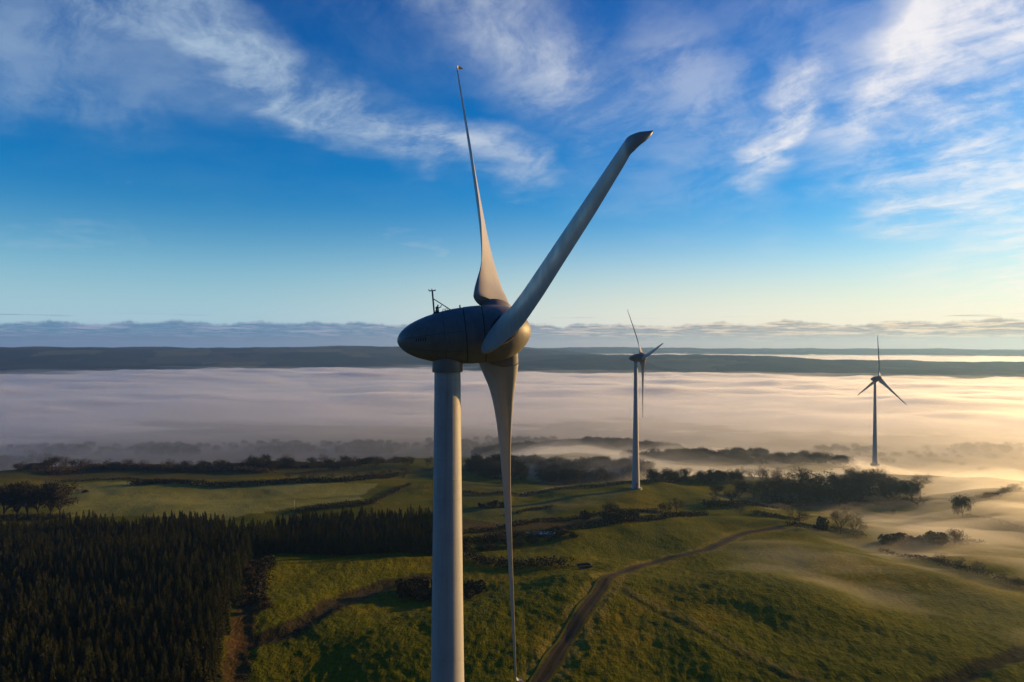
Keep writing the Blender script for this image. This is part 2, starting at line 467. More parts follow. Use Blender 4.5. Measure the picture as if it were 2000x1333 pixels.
uvx = N.xyz(N.new('ShaderNodeAttribute', attribute_name='across').outputs['Vector'])[0]
wh = N.m('ABSOLUTE', N.m('SUBTRACT', N.m('ABSOLUTE', uvx), .42))
soil = N.mix(N.ramp(N.noise(pos, 1.2, 5, .7), .35, .7), rgb(.028, .022, .010), rgb(.046, .036, .016))
soil = N.mix(N.ramp(N.m('ADD', wh, N.m('MULTIPLY', N.noise(pos, .9, 4, .7), .2)), .34, .2), soil, rgb(.066, .050, .030))
edge_ = N.m('ADD', N.m('ABSOLUTE', uvx), N.m('MULTIPLY', N.m('SUBTRACT', N.noise(pos, .7, 4, .7), .5), .9))
soil = N.mix(N.ramp(edge_, .55, .85), soil, rgb(.105, .10, .010))
N.put(b.inputs['Base Color'], soil); b.inputs['Specular IOR Level'].default_value = .03
b.inputs['Roughness'].default_value = .97
draped('track', TRACK, 4.3, mt, .10, label='grey gravel farm track curving over the pasture')

# ------------------------------------------------------------------ turbines
def paint(name, col, rough=.42, dirt=.25, weld=0.0):
    m, N, b = mat_base(name)
    tc = N.new('ShaderNodeTexCoord').outputs['Object']
    a = N.noise(tc, .7, 5, .6); s = N.noise(N.v('MULTIPLY', tc, (5, 5, .35)), 1.0, 4, .6)
    k = N.m('ADD', N.m('MULTIPLY', a, .6), N.m('MULTIPLY', s, .5))
    bc = N.mix(N.ramp(k, .42, .75, 0, dirt), rgb(*col), rgb(col[0]*.5, col[1]*.48, col[2]*.44))
    if weld:
        zz = N.xyz(tc)[2]
        w_ = N.m('ABSOLUTE', N.m('SUBTRACT', N.m('FRACT', N.m('DIVIDE', zz, weld)), .5))
        bc = N.mix(N.ramp(w_, .012, .004, 0, .30), bc, rgb(col[0]*.5, col[1]*.5, col[2]*.48))
        # rain streaks and oil running down from the yaw ring
        a_ = N.noise(N.v('MULTIPLY', tc, (3.2, 3.2, .03)), 2.0, 4, .7)
        bc = N.mix(N.m('MULTIPLY', N.ramp(a_, .52, .68, 0, .55), N.ramp(zz, 45, 66, .25, 1)), bc, rgb(col[0]*.42, col[1]*.40, col[2]*.36))
    N.put(b.inputs['Base Color'], bc)
    N.put(b.inputs['Roughness'], N.ramp(a, .3, .7, rough-.06, rough+.12))
    bp = N.new('ShaderNodeBump'); bp.inputs['Strength'].default_value = .12; bp.inputs['Distance'].default_value = .05
    N.put(bp.inputs['Height'], N.noise(tc, 2.5, 3, .5)); N.l.new(bp.outputs[0], b.inputs['Normal'])
    return m
M_TOW = paint('tower_paint', (.43, .43, .42), .5, .3, 2.9)
M_NAC = paint('nacelle_paint', (.21, .20, .185), .42, .5)
M_BLD = paint('blade_gelcoat', (.40, .38, .345), .38, .25)
M_DRK = paint('dark_seal', (.03, .032, .035), .6, .1)
M_JNT = paint('joint_filler', (.085, .085, .08), .6, .2)
M_MET = paint('mast_steel', (.14, .15, .15), .5, .2)

def lathe(prof, seg, axis='Z'):
    """prof: (s, r); closed at ends where r==0"""
    V = []; Fc = []
    for i, (s, r) in enumerate(prof):
        for k in range(seg):
            a = 2*math.pi*k/seg
            V.append((r*math.cos(a), r*math.sin(a), s) if axis == 'Z' else (s, r*math.cos(a), r*math.sin(a)))
    for i in range(len(prof)-1):
        for k in range(seg):
            k2 = (k+1) % seg
            q = (i*seg+k, i*seg+k2, (i+1)*seg+k2, (i+1)*seg+k)
            Fc.append(q if axis == 'Z' else q)
    for i, rev in ((0, True), (len(prof)-1, False)):
        ring = [i*seg+k for k in range(seg)]
        Fc.append(tuple(ring[::-1]) if rev else tuple(ring))
    return V, Fc
def tube(p0, p1, r, seg=8, r1=None):
    p0 = Vector(p0); p1 = Vector(p1); r1 = r if r1 is None else r1
    d = (p1-p0).normalized(); u = d.orthogonal().normalized(); v = d.cross(u)
    V = []; Fc = []
    for p, q in ((p0, r), (p1, r1)):
        for k in range(seg):
            a = 2*math.pi*k/seg; V.append(p+u*q*math.cos(a)+v*q*math.sin(a))
    for k in range(seg): Fc.append((k, (k+1) % seg, seg+(k+1) % seg, seg+k))
    Fc.append(tuple(range(seg))[::-1]); Fc.append(tuple(range(seg, 2*seg)))
    return V, Fc
def join(parts):
    V = []; Fc = []
    for v, f in parts:
        o = len(V); V += list(v); Fc += [tuple(i+o for i in q) for q in f]
    return V, Fc
def interp(tab, x): return float(np.interp(x, [t[0] for t in tab], [t[1] for t in tab]))
CH = [(2.1, 3.75), (3.0, 3.65), (4.0, 3.35), (5, 3.0), (6.5, 2.65), (8, 2.45), (11, 2.18), (15, 1.92), (20, 1.55), (25, 1.20), (30, .88), (33.4, .60), (33.9, .55), (34.3, .46), (34.7, .30), (34.9, .17), (35, .06)]
LE = [(2.1, 1.28), (3.0, 1.2), (5, .98), (8, .78), (13, .56), (20, .44), (30, .30), (33.9, .24), (34.3, .25), (34.7, .27), (35, .28)]
TW = [(2.1, 50), (3, 44), (5, 31), (6.5, 25), (8, 20), (10, 14.5), (13, 10), (20, 5.5), (30, 3.5), (35, 2)]
TH = [(2.1, 1.6), (3.0, 1.45), (5, 1.0), (8, .60), (11, .44), (15, .34), (20, .25), (30, .16), (35, .09)]
def blade_mesh():
    """span +Z, wind side +X, leading edge towards +Y"""
    V = []; Fc = []; n = 40
    rs = list(np.concatenate([[2.36, 2.40, 2.5], np.linspace(2.7, 33.4, 62), np.linspace(33.6, 35, 15)]))
    for r in rs:
        c = interp(CH, r); le = interp(LE, r); tw = R(interp(TW, r)); th = interp(TH, r)
        if r < 2.45: c -= (2.45-r)*1.2; th -= (2.45-r)*.8
        phi = 0 if r < 33.9 else R(84)*min(1, ((r-33.9)/.75))
        bend = .34*(1-math.cos(phi))+max(0, r-34.65)*.9; rz = r*(1+.022*r/34) if r < 33.9 else 33.9*1.0219+.36*math.sin(phi)
        for k in range(n):
            a = 2*math.pi*k/n
            u = .5*(1-math.cos(a))            # 0 leading, 1 trailing
            t = th*(.5*math.sin(a))*(1.0-.0*u)
            sh = 2.6*(math.sqrt(max(u, 0))*.62-.22*u-.40*u*u) if u > 0 else 0
            sh = max(sh, .035)
            st_ = math.sqrt(max(0, 1-(2*u-1)**4))*.5*(1-.45*u)      # blunt root section
            bl_ = 1-min(1, max(0, (r-2.6)/4.0)); bl_ = bl_*bl_*(3-2*bl_)
            t = (1 if math.sin(a) >= 0 else -1)*th*(.5*sh/.62*.98*(1-bl_)+st_*bl_)
            if abs(math.sin(a)) < 1e-6: t = 0
            cam_ = -.06*c*math.sin(math.pi*u)*(1 if r > 4 else .5)
            yy = le-u*c; xx = -t+cam_       # upper (suction) side to -X
            # turn by the twist: leading edge goes up-wind
            X = xx*math.cos(tw)+yy*math.sin(tw); Y = yy*math.cos(tw)-xx*math.sin(tw)
            V.append((X*math.cos(phi)+bend, Y, rz-X*math.sin(phi)))
    for i in range(len(rs)-1):
        for k in range(n):
            k2 = (k+1) % n; Fc.append((i*n+k, (i+1)*n+k, (i+1)*n+k2, i*n+k2))
    Fc.append(tuple(range(n))); Fc.append(tuple(((len(rs)-1)*n+k) for k in range(n))[::-1])
    return V, Fc
def root_mesh(r0=1.0, r1=2.33, grow=0):
    V = []; Fc = []; n = 40
    rs = [r0, (r0+r1)/2, r1-.06, r1]
    tw = R(50)
    for r in rs:
        for k in range(n):
            a = 2*math.pi*k/n
            A = 1.16+grow+(.05 if r > 1.5 else 0); B = .92+grow
            yy = A*math.cos(a); xx = B*math.sin(a)
            if yy < 0: yy *= 1.18
            V.append((xx*math.cos(tw)+yy*math.sin(tw), yy*math.cos(tw)-xx*math.sin(tw), r))
    for i in range(len(rs)-1):
        for k in range(n):
            k2 = (k+1) % n; Fc.append((i*n+k, i*n+k2, (i+1)*n+k2, (i+1)*n+k))
    Fc.append(tuple(range(n))[::-1]); Fc.append(tuple((len(rs)-1)*n+k for k in range(n)))
    return V, Fc
def fixn(o):
    import bmesh
    bm = bmesh.new(); bm.from_mesh(o.data); bmesh.ops.recalc_face_normals(bm, faces=bm.faces); bm.to_mesh(o.data); bm.free(); return o
def edge_split(o, ang=40):
    o.data.set_sharp_from_angle(angle=R(ang)); return o

HUBZ = 68.7; OVER = 4.05; TILT = R(4.9)
def build_turbine():
    root = empty('wind_turbine', (0, 0, 0))
    # tower: local +X is up-wind, tower on the origin
    prof = []
    def tr(z):
        d = (HUBZ-2.9)-z          # below the top
        return .5*(1.92+.0166*d+.00028*d*d)
    ztop = HUBZ-2.9
    z = 0
    while z < ztop:
        prof.append((z, tr(z)))
        z += 1.0
    prof.append((ztop, tr(ztop)))
    tw = mesh('tower', *lathe([(-2.0, tr(0))]+prof, 64), M_TOW, root); edge_split(tw)
    for zz in (22.0, 43.0, 58.0):
        mesh('flange_seam', *lathe([(zz-.04, tr(zz)+.001), (zz-.03, tr(zz)+.012), (zz+.03, tr(zz)+.012), (zz+.04, tr(zz)+.001)], 64), M_TOW, tw)
    fd = mesh('foundation_ring', *lathe([(-1.5, 3.4), (.25, 3.3), (.3, 3.2), (.3, 2.0)], 48), M_CON, root); edge_split(fd)
    # door with steps
    dr = tr(1.8)
    V, Fc = [], []
    for i in range(7):
        a = R(-90-14+i*28/6)
        for zz in (1.1, 3.2): V.append(((dr+.04)*math.cos(a), (dr+.04)*math.sin(a), zz))
        if i: Fc.append((2*i-2, 2*i, 2*i+1, 2*i-1))
    d = mesh('door', V, Fc, M_NAC, tw)
    mesh('door_step', *join([box((-.7, -dr-1.3, .25), (.7, -dr+.05, .45)), box((-.7, -dr-.9, .45), (.7, -dr+.05, .75)), box((-.7, -dr-.5, .75), (.7, -dr+.05, 1.05))]), M_MET, root)
    cl = mesh('yaw_collar', *lathe([(ztop-.03, 1.0), (ztop-.03, 1.11), (ztop+.05, 1.13), (ztop+.62, 1.11), (ztop+1.3, 1.08)], 64), M_NAC, root); edge_split(cl)
    # nacelle frame: origin at hub centre, +X to the nose
    def place(o, parent=root):
        o.parent = parent
        if parent is root:
            o.location = (OVER*math.cos(TILT), 0, HUBZ+OVER*0); o.rotation_euler = (0, -TILT, 0)
        return o
    body = [(-7.72, 0.0), (-7.70, .16), (-7.6, .40), (-7.4, .66), (-7.1, .92), (-6.7, 1.17), (-6.2, 1.40), (-5.5, 1.64), (-4.85, 1.80), (-4.0, 1.96), (-3.3, 2.045), (-2.83, 2.085)]
    na = place(mesh('nacelle', *lathe(body+[(-2.80, 2.04)], 72, 'X'), M_NAC)); fixn(na); edge_split(na)
    ge = place(mesh('generator_housing', *lathe([(-2.80, 2.03), (-2.765, 2.03), (-2.74, 2.10), (-2.2, 2.125), (-1.55, 2.125), (-1.50, 2.12), (-1.47, 2.05)], 72, 'X'), M_NAC)); fixn(ge); edge_split(ge)
    sl = mesh('seam', *lathe([(-2.84, 2.035), (-2.78, 2.072), (-2.73, 2.035)], 72, 'X'), M_DRK, na); fixn(sl)
    sl2 = mesh('seam', *lathe([(-1.50, 2.0), (-1.44, 2.07), (-1.38, 2.0)], 72, 'X'), M_DRK, ge); fixn(sl2)
    sp = place(mesh('spinner', *lathe([(-1.44, 2.04), (-1.41, 2.10), (-.9, 2.12), (-.3, 2.08), (.3, 1.96), (.8, 1.77), (1.2, 1.52), (1.6, 1.17), (1.85, .87), (2.02, .58), (2.12, .30), (2.15, .12), (2.155, 0.0)], 72, 'X'), M_NAC)); fixn(sp); edge_split(sp)
    # shell joints, hatches, vents, bolts
    def rad(s): return interp([(a_, b_) for a_, b_ in body]+[(-2.2, 2.125), (-1.5, 2.12)], s)
    def strip_long(s0, s1, ang, w, lift):
        V = []; Fc = []; n = 24
        for i in range(n+1):
            s_ = s0+(s1-s0)*i/n; q = rad(s_)+lift
            for da in (-w/2, w/2):
                a_ = ang+da/max(q, .3); V.append((s_, q*math.cos(a_), q*math.sin(a_)))
            if i: Fc.append((2*i-2, 2*i-1, 2*i+1, 2*i))
        return V, Fc
    def patch(s0, s1, a0, a1, lift):
        V = []; Fc = []; n = 8
        for i in range(n+1):
            for j in range(n+1):
                s_ = s0+(s1-s0)*i/n; a_ = a0+(a1-a0)*j/n; q = rad(s_)+lift
                V.append((s_, q*math.cos(a_), q*math.sin(a_)))
        for i in range(n):
            for j in range(n): Fc.append((i*(n+1)+j, (i+1)*(n+1)+j, (i+1)*(n+1)+j+1, i*(n+1)+j+1))
        return V, Fc
    for ang in (R(180-8), R(180+32)):
        mesh('shell_joint', *strip_long(-7.3, -2.86, ang, .028, .006), M_JNT, na)
    mesh('hatch', *patch(-4.9, -3.9, R(180+8), R(180+26), .012), M_NAC, na)
    mesh('hatch', *patch(-4.6, -3.4, R(96), R(112), .012), M_NAC, na)
    for i in range(5):
        mesh('vent_slot', *patch(-6.35+i*.16, -6.28+i*.16, R(180-4), R(180+6), .008), M_DRK, na)
    for s_ in (-4.3,):
        jr = mesh('shell_joint', *lathe([(s_-.02, rad(s_-.02)+.001), (s_, rad(s_)+.008), (s_+.02, rad(s_+.02)+.001)], 72, 'X'), M_JNT, na)
    # mast, strut and small fittings on the nacelle's back
    def top(s): return interp([(a, b) for a, b in body], s)
    ms = -4.87; h0 = top(ms)-.1
    mast = mesh('instrument_mast', *join([tube((ms, 0, h0), (ms, 0, h0+1.75), .06), tube((ms, 0, h0+1.75), (ms-.03, 0, h0+1.92), .03), tube((ms-.24, 0, h0+1.78), (ms+.24, 0, h0+1.78), .04),
        tube((ms-.24, 0, h0+1.78), (ms-.24, 0, h0+1.9), .03), tube((ms+.22, 0, h0+1.78), (ms+.22, 0, h0+1.84), .045), tube((ms, 0, h0+1.2), (ms+1.22, 0, top(ms+1.22)-.03), .035),
        tube((ms-.12, -.1, h0), (ms+.12, .1, h0+.18), .07)]), M_MET, na)
    mesh('beacon', *join([lathe([(h0+.05, .13), (h0+.32, .13), (h0+.34, .08), (h0+.52, .10), (h0+.6, .05)], 14)]), M_DRK, na).location = (ms+.22, 0, 0)
    mesh('wind_sensor', *join([tube((0, 0, 0), (0, 0, .42), .03), tube((-.16, 0, .40), (.16, 0, .46), .035), tube((.16, 0, .46), (.24, 0, .62), .03), tube((-.05, 0, .46), (-.02, 0, .66), .05)]), M_MET, na).location = (ms+.34, -.1, top(ms+.3)-.1)
    for i, s in enumerate((-4.15, -3.95)):
        rr = []
        for k in range(8):
            a0 = math.pi*k/8; a1 = math.pi*(k+1)/8
            rr.append(tube((s+.1*math.cos(a0), 0, .16*math.sin(a0)), (s+.1*math.cos(a1), 0, .16*math.sin(a1)), .018, 6))
        mesh('lifting_eye', *join(rr), M_MET, na).location = (0, 0, top(s)-.02)
    mesh('rear_fitting', *tube((-2.95, 0, 2.05), (-2.95, 0, 2.27), .05), M_MET, na)
    for k in range(3):
        e = empty('rotor_arm', (0, 0, 0))
        b = mesh('blade', *blade_mesh(), M_BLD, root) if k == 0 else bpy.data.objects.new('blade', bd)
        if k == 0: bd = b.data; fixn(b); edge_split(b, 50)
        else: COL.objects.link(b); b.parent = root
        bpy.data.objects.remove(e)
        if k == 0:
            rc = fixn(mesh('blade_root', *root_mesh(), M_NAC, b)); edge_split(rc); rd = rc.data
            sq = fixn(mesh('root_seal', *root_mesh(2.325, 2.37, -.03), M_DRK, b)); sd_ = sq.data
        else:
            for nm, dt in (('blade_root', rd), ('root_seal', sd_)):
                q = bpy.data.objects.new(nm, dt); COL.objects.link(q); q.parent = b
    return root
def box(a, b):
    x0, y0, z0 = a; x1, y1, z1 = b
    return [(x0,y0,z0),(x1,y0,z0),(x1,y1,z0),(x0,y1,z0),(x0,y0,z1),(x1,y0,z1),(x1,y1,z1),(x0,y1,z1)], [(0,3,2,1),(4,5,6,7),(0,1,5,4),(1,2,6,5),(2,3,7,6),(3,0,4,7)]
M_CON = paint('concrete', (.30, .29, .27), .9, .4)
def set_rotor(root, th):
    """th: angle of the first blade from straight up, turning towards local -Y (the camera)"""
    bl = [c for c in root.children if c.name.split('.')[0] == 'blade']
    hub = Vector((OVER*math.cos(TILT), 0, HUBZ))
    for k, b in enumerate(bl):
        ang = R(th+120*k)
        # rotate about the rotor axis (local X before tilt)
        b.matrix_parent_inverse = Matrix.Identity(4)
        b.location = hub
        b.rotation_mode = 'QUATERNION'
        b.rotation_quaternion = (Matrix.Rotation(-TILT, 3, 'Y') @ Matrix.Rotation(ang, 3, 'X')).to_quaternion()
t1 = build_turbine()
t2 = copy_tree(t1); t3 = copy_tree(t1)
def put_turbine(t, hx, hy, hubz, psi, th, label, group='white wind turbines of the wind farm'):
    ps = R(psi)
    bx = hx-OVER*math.cos(ps); by = hy-OVER*math.sin(ps)
    t.location = (bx, by, hubz-HUBZ); t.rotation_euler = (0, 0, ps)
    set_rotor(t, th); tag(t, label, 'wind turbine', group)
put_turbine(t1, (981-1000)/F*53.2, 53.2, CZ+(666-649)/F*53.2, 7.0, 82.5, 'huge grey three bladed wind turbine close up in the foreground, rotor above the track')
put_turbine(t2, 256.5/F*377, 377, CZ-31.5/F*377, 6.0, 78, 'distant white wind turbine standing on the green knoll in the middle of the valley view')
put_turbine(t3, 718/F*577, 577, CZ-73/F*577, 8.0, 122.5, 'farthest small wind turbine with its foot in golden mist, one blade pointing straight up')

# ------------------------------------------------------------------ vegetation meshes
class CardSet:
    def __init__(s, seed): s.r = np.random.default_rng(seed); s.V = []; s.F = []; s.n = 0
    def add(s, v, f):
        v = np.asarray(v, float).reshape(-1, 3); s.V.append(v); s.F.append(np.asarray(f)+s.n); s.n += len(v)
    def cards(s, P, size, flat=0.0, aspect=1.0):
        """randomly turned quads centred on P"""
        P = np.asarray(P, float); n = len(P)
        a = s.r.normal(size=(n, 3)); a[:, 2] *= (1-flat); a /= np.linalg.norm(a, axis=1)[:, None]
        b = s.r.normal(size=(n, 3)); b -= (a*b).sum(1)[:, None]*a; b /= np.linalg.norm(b, axis=1)[:, None]
        z = (np.asarray(size)*s.r.uniform(.6, 1.3, n))[:, None]*.5
        q = np.stack([P-a*z-b*z*aspect, P+a*z-b*z*aspect*.6, P+a*z*1.1+b*z*aspect, P-a*z*.7+b*z*aspect*.8], 1).reshape(-1, 3)
        s.add(q, np.arange(4*n).reshape(n, 4))
    def strips(s, A, B, w0, w1):
        A = np.asarray(A, float); B = np.asarray(B, float); n = len(A)
        d = B-A; d /= np.linalg.norm(d, axis=1)[:, None]+1e-9
        b = s.r.normal(size=(n, 3)); b -= (d*b).sum(1)[:, None]*d; b /= np.linalg.norm(b, axis=1)[:, None]
        w0 = np.broadcast_to(w0, n)[:, None]*.5; w1 = np.broadcast_to(w1, n)[:, None]*.5
        q = np.stack([A-b*w0, A+b*w0, B+b*w1, B-b*w1], 1).reshape(-1, 3)
        s.add(q, np.arange(4*n).reshape(n, 4))
    def build(s, name, mat, parent=None):
        return mesh(name, np.vstack(s.V), np.vstack(s.F), mat, parent, smooth=False)

def leaf_mat(name, cols, trans=0.0, sc=.8, rough=.9):
    m, N, b = mat_base(name)
    oi = N.new('ShaderNodeObjectInfo').outputs['Random']
    pos = N.new('ShaderNodeNewGeometry').outputs['Position']
    k = N.noise(pos, sc, 3, .7)
    c = N.mix(N.ramp(k, .35, .68), rgb(*cols[0]), rgb(*cols[1]))
    c = N.mix(N.m('MULTIPLY', oi, .8), c, rgb(*cols[2]))
    N.put(b.inputs['Base Color'], c); b.inputs['Roughness'].default_value = rough
    b.inputs['Specular IOR Level'].default_value = .1
    return m
M_CONIF = leaf_mat('spruce_needles', ((.022, .030, .006), (.060, .066, .010), (.058, .048, .012)), sc=.25)
M_TWIG = leaf_mat('bare_twigs', ((.040, .028, .018), (.070, .050, .030), (.055, .045, .022)), sc=.5)
M_IVY = leaf_mat('dark_leaves', ((.014, .018, .007), (.030, .034, .012), (.040, .030, .014)), sc=.6)
M_BRN = leaf_mat('brown_scrub', ((.045, .028, .014), (.085, .055, .026), (.040, .036, .014)), sc=.4)
M_BARK = leaf_mat('bark', ((.030, .024, .018), (.055, .045, .034), (.035, .03, .022)), sc=2)

def make_conifer(seed, h=11.0, w=1.75):
    r = np.random.default_rng(seed)
    cs = CardSet(seed)
    z = h*.10
    while z < h*.985:
        t = z/h
        R0 = w*(1-t)**.75*(.82+.3*r.random())+.08
        n = 7 if t < .8 else 5
        a0 = r.random()*6.28
        for i in range(n):
            a = a0+6.283*i/n+r.normal()*.2; L = R0*r.uniform(.7, 1.18)
            d = np.array([math.cos(a), math.sin(a), 0]); s_ = np.array([-d[1], d[0], 0])
            drop = -.28*L+.12*r.normal(); wd = .34*L+.10
            up = np.array([0, 0, 1.0])
            o = np.array([0, 0, z+.15])
            m_ = o+d*L*.55+up*(drop*.35+.10); e = o+d*L+up*drop
            cs.add([o, m_+s_*wd, e, m_-s_*wd*.9], [[0, 1, 2, 3]])
            hang = o+d*L*.6-up*(.30+.2*r.random())
            cs.add([o+d*.1, m_+s_*wd*.4, e-up*.1, hang], [[0, 1, 2, 3]])
        z += h*.052*(1-.45*t)+.03
    cs.strips([[0, 0, h*.86]]*3, [[0, 0, h*1.02]]*3, .14, .02)
    root = empty('conifer_tree', (0, 0, 0))
    cs.build('crown', M_CONIF, root)
    mesh('trunk', *tube((0, 0, -1), (0, 0, h*.9), .16, 6, .03), M_BARK, root)
    return root

def make_broad(seed, h=9.0, spread=.85, leafy=0, name='bare_tree', trunkf=.22, twig=1.0, leafmat=None, lean=0.0):
    r = np.random.default_rng(seed); rnd = random.Random(seed)
    T = []; cs = CardSet(seed); tips = []
    SA, SB, SW = [], [], []
    def grow(p, d, L, rad, lv):
        n = 3 if lv < 3 else 2
        q = Vector(p); dd = Vector(d)
        for i in range(n):
            dd = (dd+Vector((rnd.gauss(0, .13), rnd.gauss(0, .13), .05+rnd.gauss(0, .08)))).normalized()
            e = q+dd*L/n; r1 = rad*(1-.22*(i+1)/n*1.2)
            if lv < 3: T.append(tube(q, e, rad*(1-.26*i/n), 6 if lv < 2 else 4, r1))
            else: SA.append(tuple(q)); SB.append(tuple(e)); SW.append(max(rad*2, .04))
            q = e
            if lv >= 1 and lv < 5 and i < n-1 and rnd.random() < .8:
                ax = dd.orthogonal().normalized(); ax.rotate(Matrix.Rotation(rnd.random()*6.28, 3, dd))
                grow(q, (dd*.75+ax*rnd.uniform(.5, .9)).normalized(), L*rnd.uniform(.5, .7), rad*.5, lv+1)
        if lv < 5:
            k = rnd.choice((3, 4)) if lv == 0 else rnd.choice((2, 3)); a0 = rnd.random()*6.28
            for j in range(k):
                ax = dd.orthogonal().normalized(); ax.rotate(Matrix.Rotation(a0+6.283*j/k+rnd.gauss(0, .3), 3, dd))
                sp = spread*rnd.uniform(.55, 1.15)
                nd = (dd+ax*sp).normalized()
                grow(q, nd, L*rnd.uniform(.62, .86) if lv else h*rnd.uniform(.24, .32), rad*.62, lv+1)
        else: tips.append(tuple(q))
    grow(Vector((0, 0, -.6)), Vector((lean, 0, 1)).normalized(), h*trunkf+.6, h*.030, 0)
    tp = np.array(tips)
    root = empty(name, (0, 0, 0))
    # twigs around the tips
    k = int(3*twig)
    if k:
        A = np.repeat(tp, k, 0); B = A+r.normal(size=A.shape)*np.array([.34, .34, .30])*h/9+np.array([0, 0, .10])
        cs.strips(A, B, .035*h/9, .02*h/9)
    cs.strips(SA, SB, np.array(SW)*.9, np.array(SW)*.6)
    if leafy:
        A = np.repeat(tp, leafy, 0)+r.normal(size=(len(tp)*leafy, 3))*.32*h/9
        cs.cards(A, .34*h/9)
    allv = np.vstack(cs.V); top = np.percentile(allv[:, 2], 99.7)
    c = cs.build('crown', leafmat or (M_IVY if leafy else M_TWIG), root)
    t = mesh('trunk', *join(T), M_BARK, root)
    s = h/top
    for o in (c, t):
        me = o.data; co_ = np.empty(len(me.vertices)*3, np.float32); me.vertices.foreach_get('co', co_); me.vertices.foreach_set('co', co_*s); me.update()
    return root

def make_bush(seed, h=2.4, w=3.0, mat=None, name='bush', n=900):
    r = np.random.default_rng(seed); cs = CardSet(seed)
    lobes = r.normal(size=(7, 3))*np.array([w*.24, w*.24, h*.12])+np.array([0, 0, h*.42])
    rad = r.uniform(.28, .5, 7)*min(h, w)*.95
    u = r.normal(size=(n, 3)); u /= np.linalg.norm(u, axis=1)[:, None]
    i = r.integers(0, 7, n)
    P = lobes[i]+u*(rad[i]*r.uniform(.45, 1.05, n)**.6)[:, None]
    P[:, 2] = np.maximum(P[:, 2], .05)
    P = P*np.array([1, 1, h/np.percentile(P[:, 2], 98)])
    cs.cards(P, .30*h/2.4)
    b = u[:60]; A = lobes[i[:60]]*.4; B = lobes[i[:60]]+b*rad[i[:60]][:, None]*1.2
    B[:, 2] = np.abs(B[:, 2]); cs.strips(A, B, .06, .03)
    o = cs.build(name, mat or M_IVY); return o

protos = {}
CON = [make_conifer(11+i, h, w) for i, (h, w) in enumerate(((9.5, 1.6), (10.2, 1.75), (9.0, 1.7), (9.8, 1.5), (8.6, 1.75)))]
BARE = [make_broad(21, 9, .85), make_broad(22, 9, .7, twig=1.4), make_broad(23, 9, 1.0, trunkf=.16), make_broad(24, 9, .75, trunkf=.26, twig=1.3)]
DENSE = [make_broad(31, 9, .9, leafy=2, name='broad_tree', trunkf=.14), make_broad(32, 9, .75, leafy=2, name='broad_tree', trunkf=.18), make_broad(33, 9, 1.0, leafy=1, name='broad_tree', trunkf=.16)]
TALL = [make_broad(41, 14, .42, leafy=2, name='tall_tree', trunkf=.16, twig=1.5, leafmat=M_BRN), make_broad(42, 14, .40, leafy=1, name='tall_tree', trunkf=.2, twig=2, leafmat=M_BRN), make_broad(43, 14, .42, leafy=3, name='tall_tree', trunkf=.18)]
BUSH = [make_bush(51, 2.4, 3.2), make_bush(52, 2.2, 3.6), make_bush(53, 2.8, 3.0)]
BBUSH = [make_bush(61, 2.4, 3.4, M_BRN), make_bush(62, 2.0, 3.8, M_BRN)]
PH = {'CON': 9.6, 'BARE': 9.0, 'DENSE': 9.0, 'TALL': 14.0, 'BUSH': 2.45, 'BBUSH': 2.3}
used = set()
RZ = random.Random(99)
def plant(kind, x, y, h, label, cat, group=None, v=None, wide=1.0, name=None, sink=.15):
    lst = globals()[kind]; p = lst[RZ.randrange(len(lst)) if v is None else v % len(lst)]
    if p.name in used: o = copy_tree(p)
    else: used.add(p.name); o = p
    s = h/PH[kind]
    o.location = (x, y, gz(x, y)-sink); o.scale = (s*wide, s*wide, s); o.rotation_euler = (0, 0, RZ.random()*6.28)
    if name: o.name = name
    tag(o, label, cat, group); return o
def plant_px(kind, px, py, hpx, label, cat, group=None, **kw):
    x, y = at(px, py); return plant(kind, x, y, hpx*y/F, label, cat, group, **kw)

# --- geometry-nodes scatter for the uncountable masses
def scatter(name, pts, scl, rot, protos_, label, kind='stuff'):
    me = bpy.data.meshes.new(name); me.from_pydata([tuple(p) for p in pts], [], [])
    a = me.attributes.new('scl', 'FLOAT', 'POINT'); a.data.foreach_set('value', np.asarray(scl, np.float32))
    a = me.attributes.new('rot', 'FLOAT', 'POINT'); a.data.foreach_set('value', np.asarray(rot, np.float32))
    o = bpy.data.objects.new(name, me); COL.objects.link(o)
    ng = bpy.data.node_groups.new(name, 'GeometryNodeTree')
    ng.interface.new_socket('Geometry', in_out='INPUT', socket_type='NodeSocketGeometry')
    ng.interface.new_socket('Geometry', in_out='OUTPUT', socket_type='NodeSocketGeometry')
    n = ng.nodes; l = ng.links
    gi = n.new('NodeGroupInput'); go = n.new('NodeGroupOutput')
    ip = n.new('GeometryNodeInstanceOnPoints'); ip.inputs['Pick Instance'].default_value = True
    jn = n.new('GeometryNodeJoinGeometry')
    for p in protos_:
        oi = n.new('GeometryNodeObjectInfo'); oi.inputs['Object'].default_value = p; oi.inputs['As Instance'].default_value = True
        oi.transform_space = 'ORIGINAL'
        l.new(oi.outputs['Geometry'], jn.inputs[0])
    def attr(nm):
        q = n.new('GeometryNodeInputNamedAttribute'); q.data_type = 'FLOAT'; q.inputs['Name'].default_value = nm; return q.outputs['Attribute']
    cx = n.new('ShaderNodeCombineXYZ'); l.new(attr('rot'), cx.inputs['Z'])
    cs = n.new('ShaderNodeCombineXYZ'); sc = attr('scl')
    for i in range(3): l.new(sc, cs.inputs[i])
    l.new(gi.outputs[0], ip.inputs['Points']); l.new(jn.outputs[0], ip.inputs['Instance'])
    l.new(cx.outputs[0], ip.inputs['Rotation']); l.new(cs.outputs[0], ip.inputs['Scale'])
    l.new(ip.outputs[0], go.inputs[0])
    md = o.modifiers.new('scatter', 'NODES'); md.node_group = ng
    tag(o, label, kind=kind); return o
def crown(t): return [c for c in t.children if c.name.startswith('crown')][0]

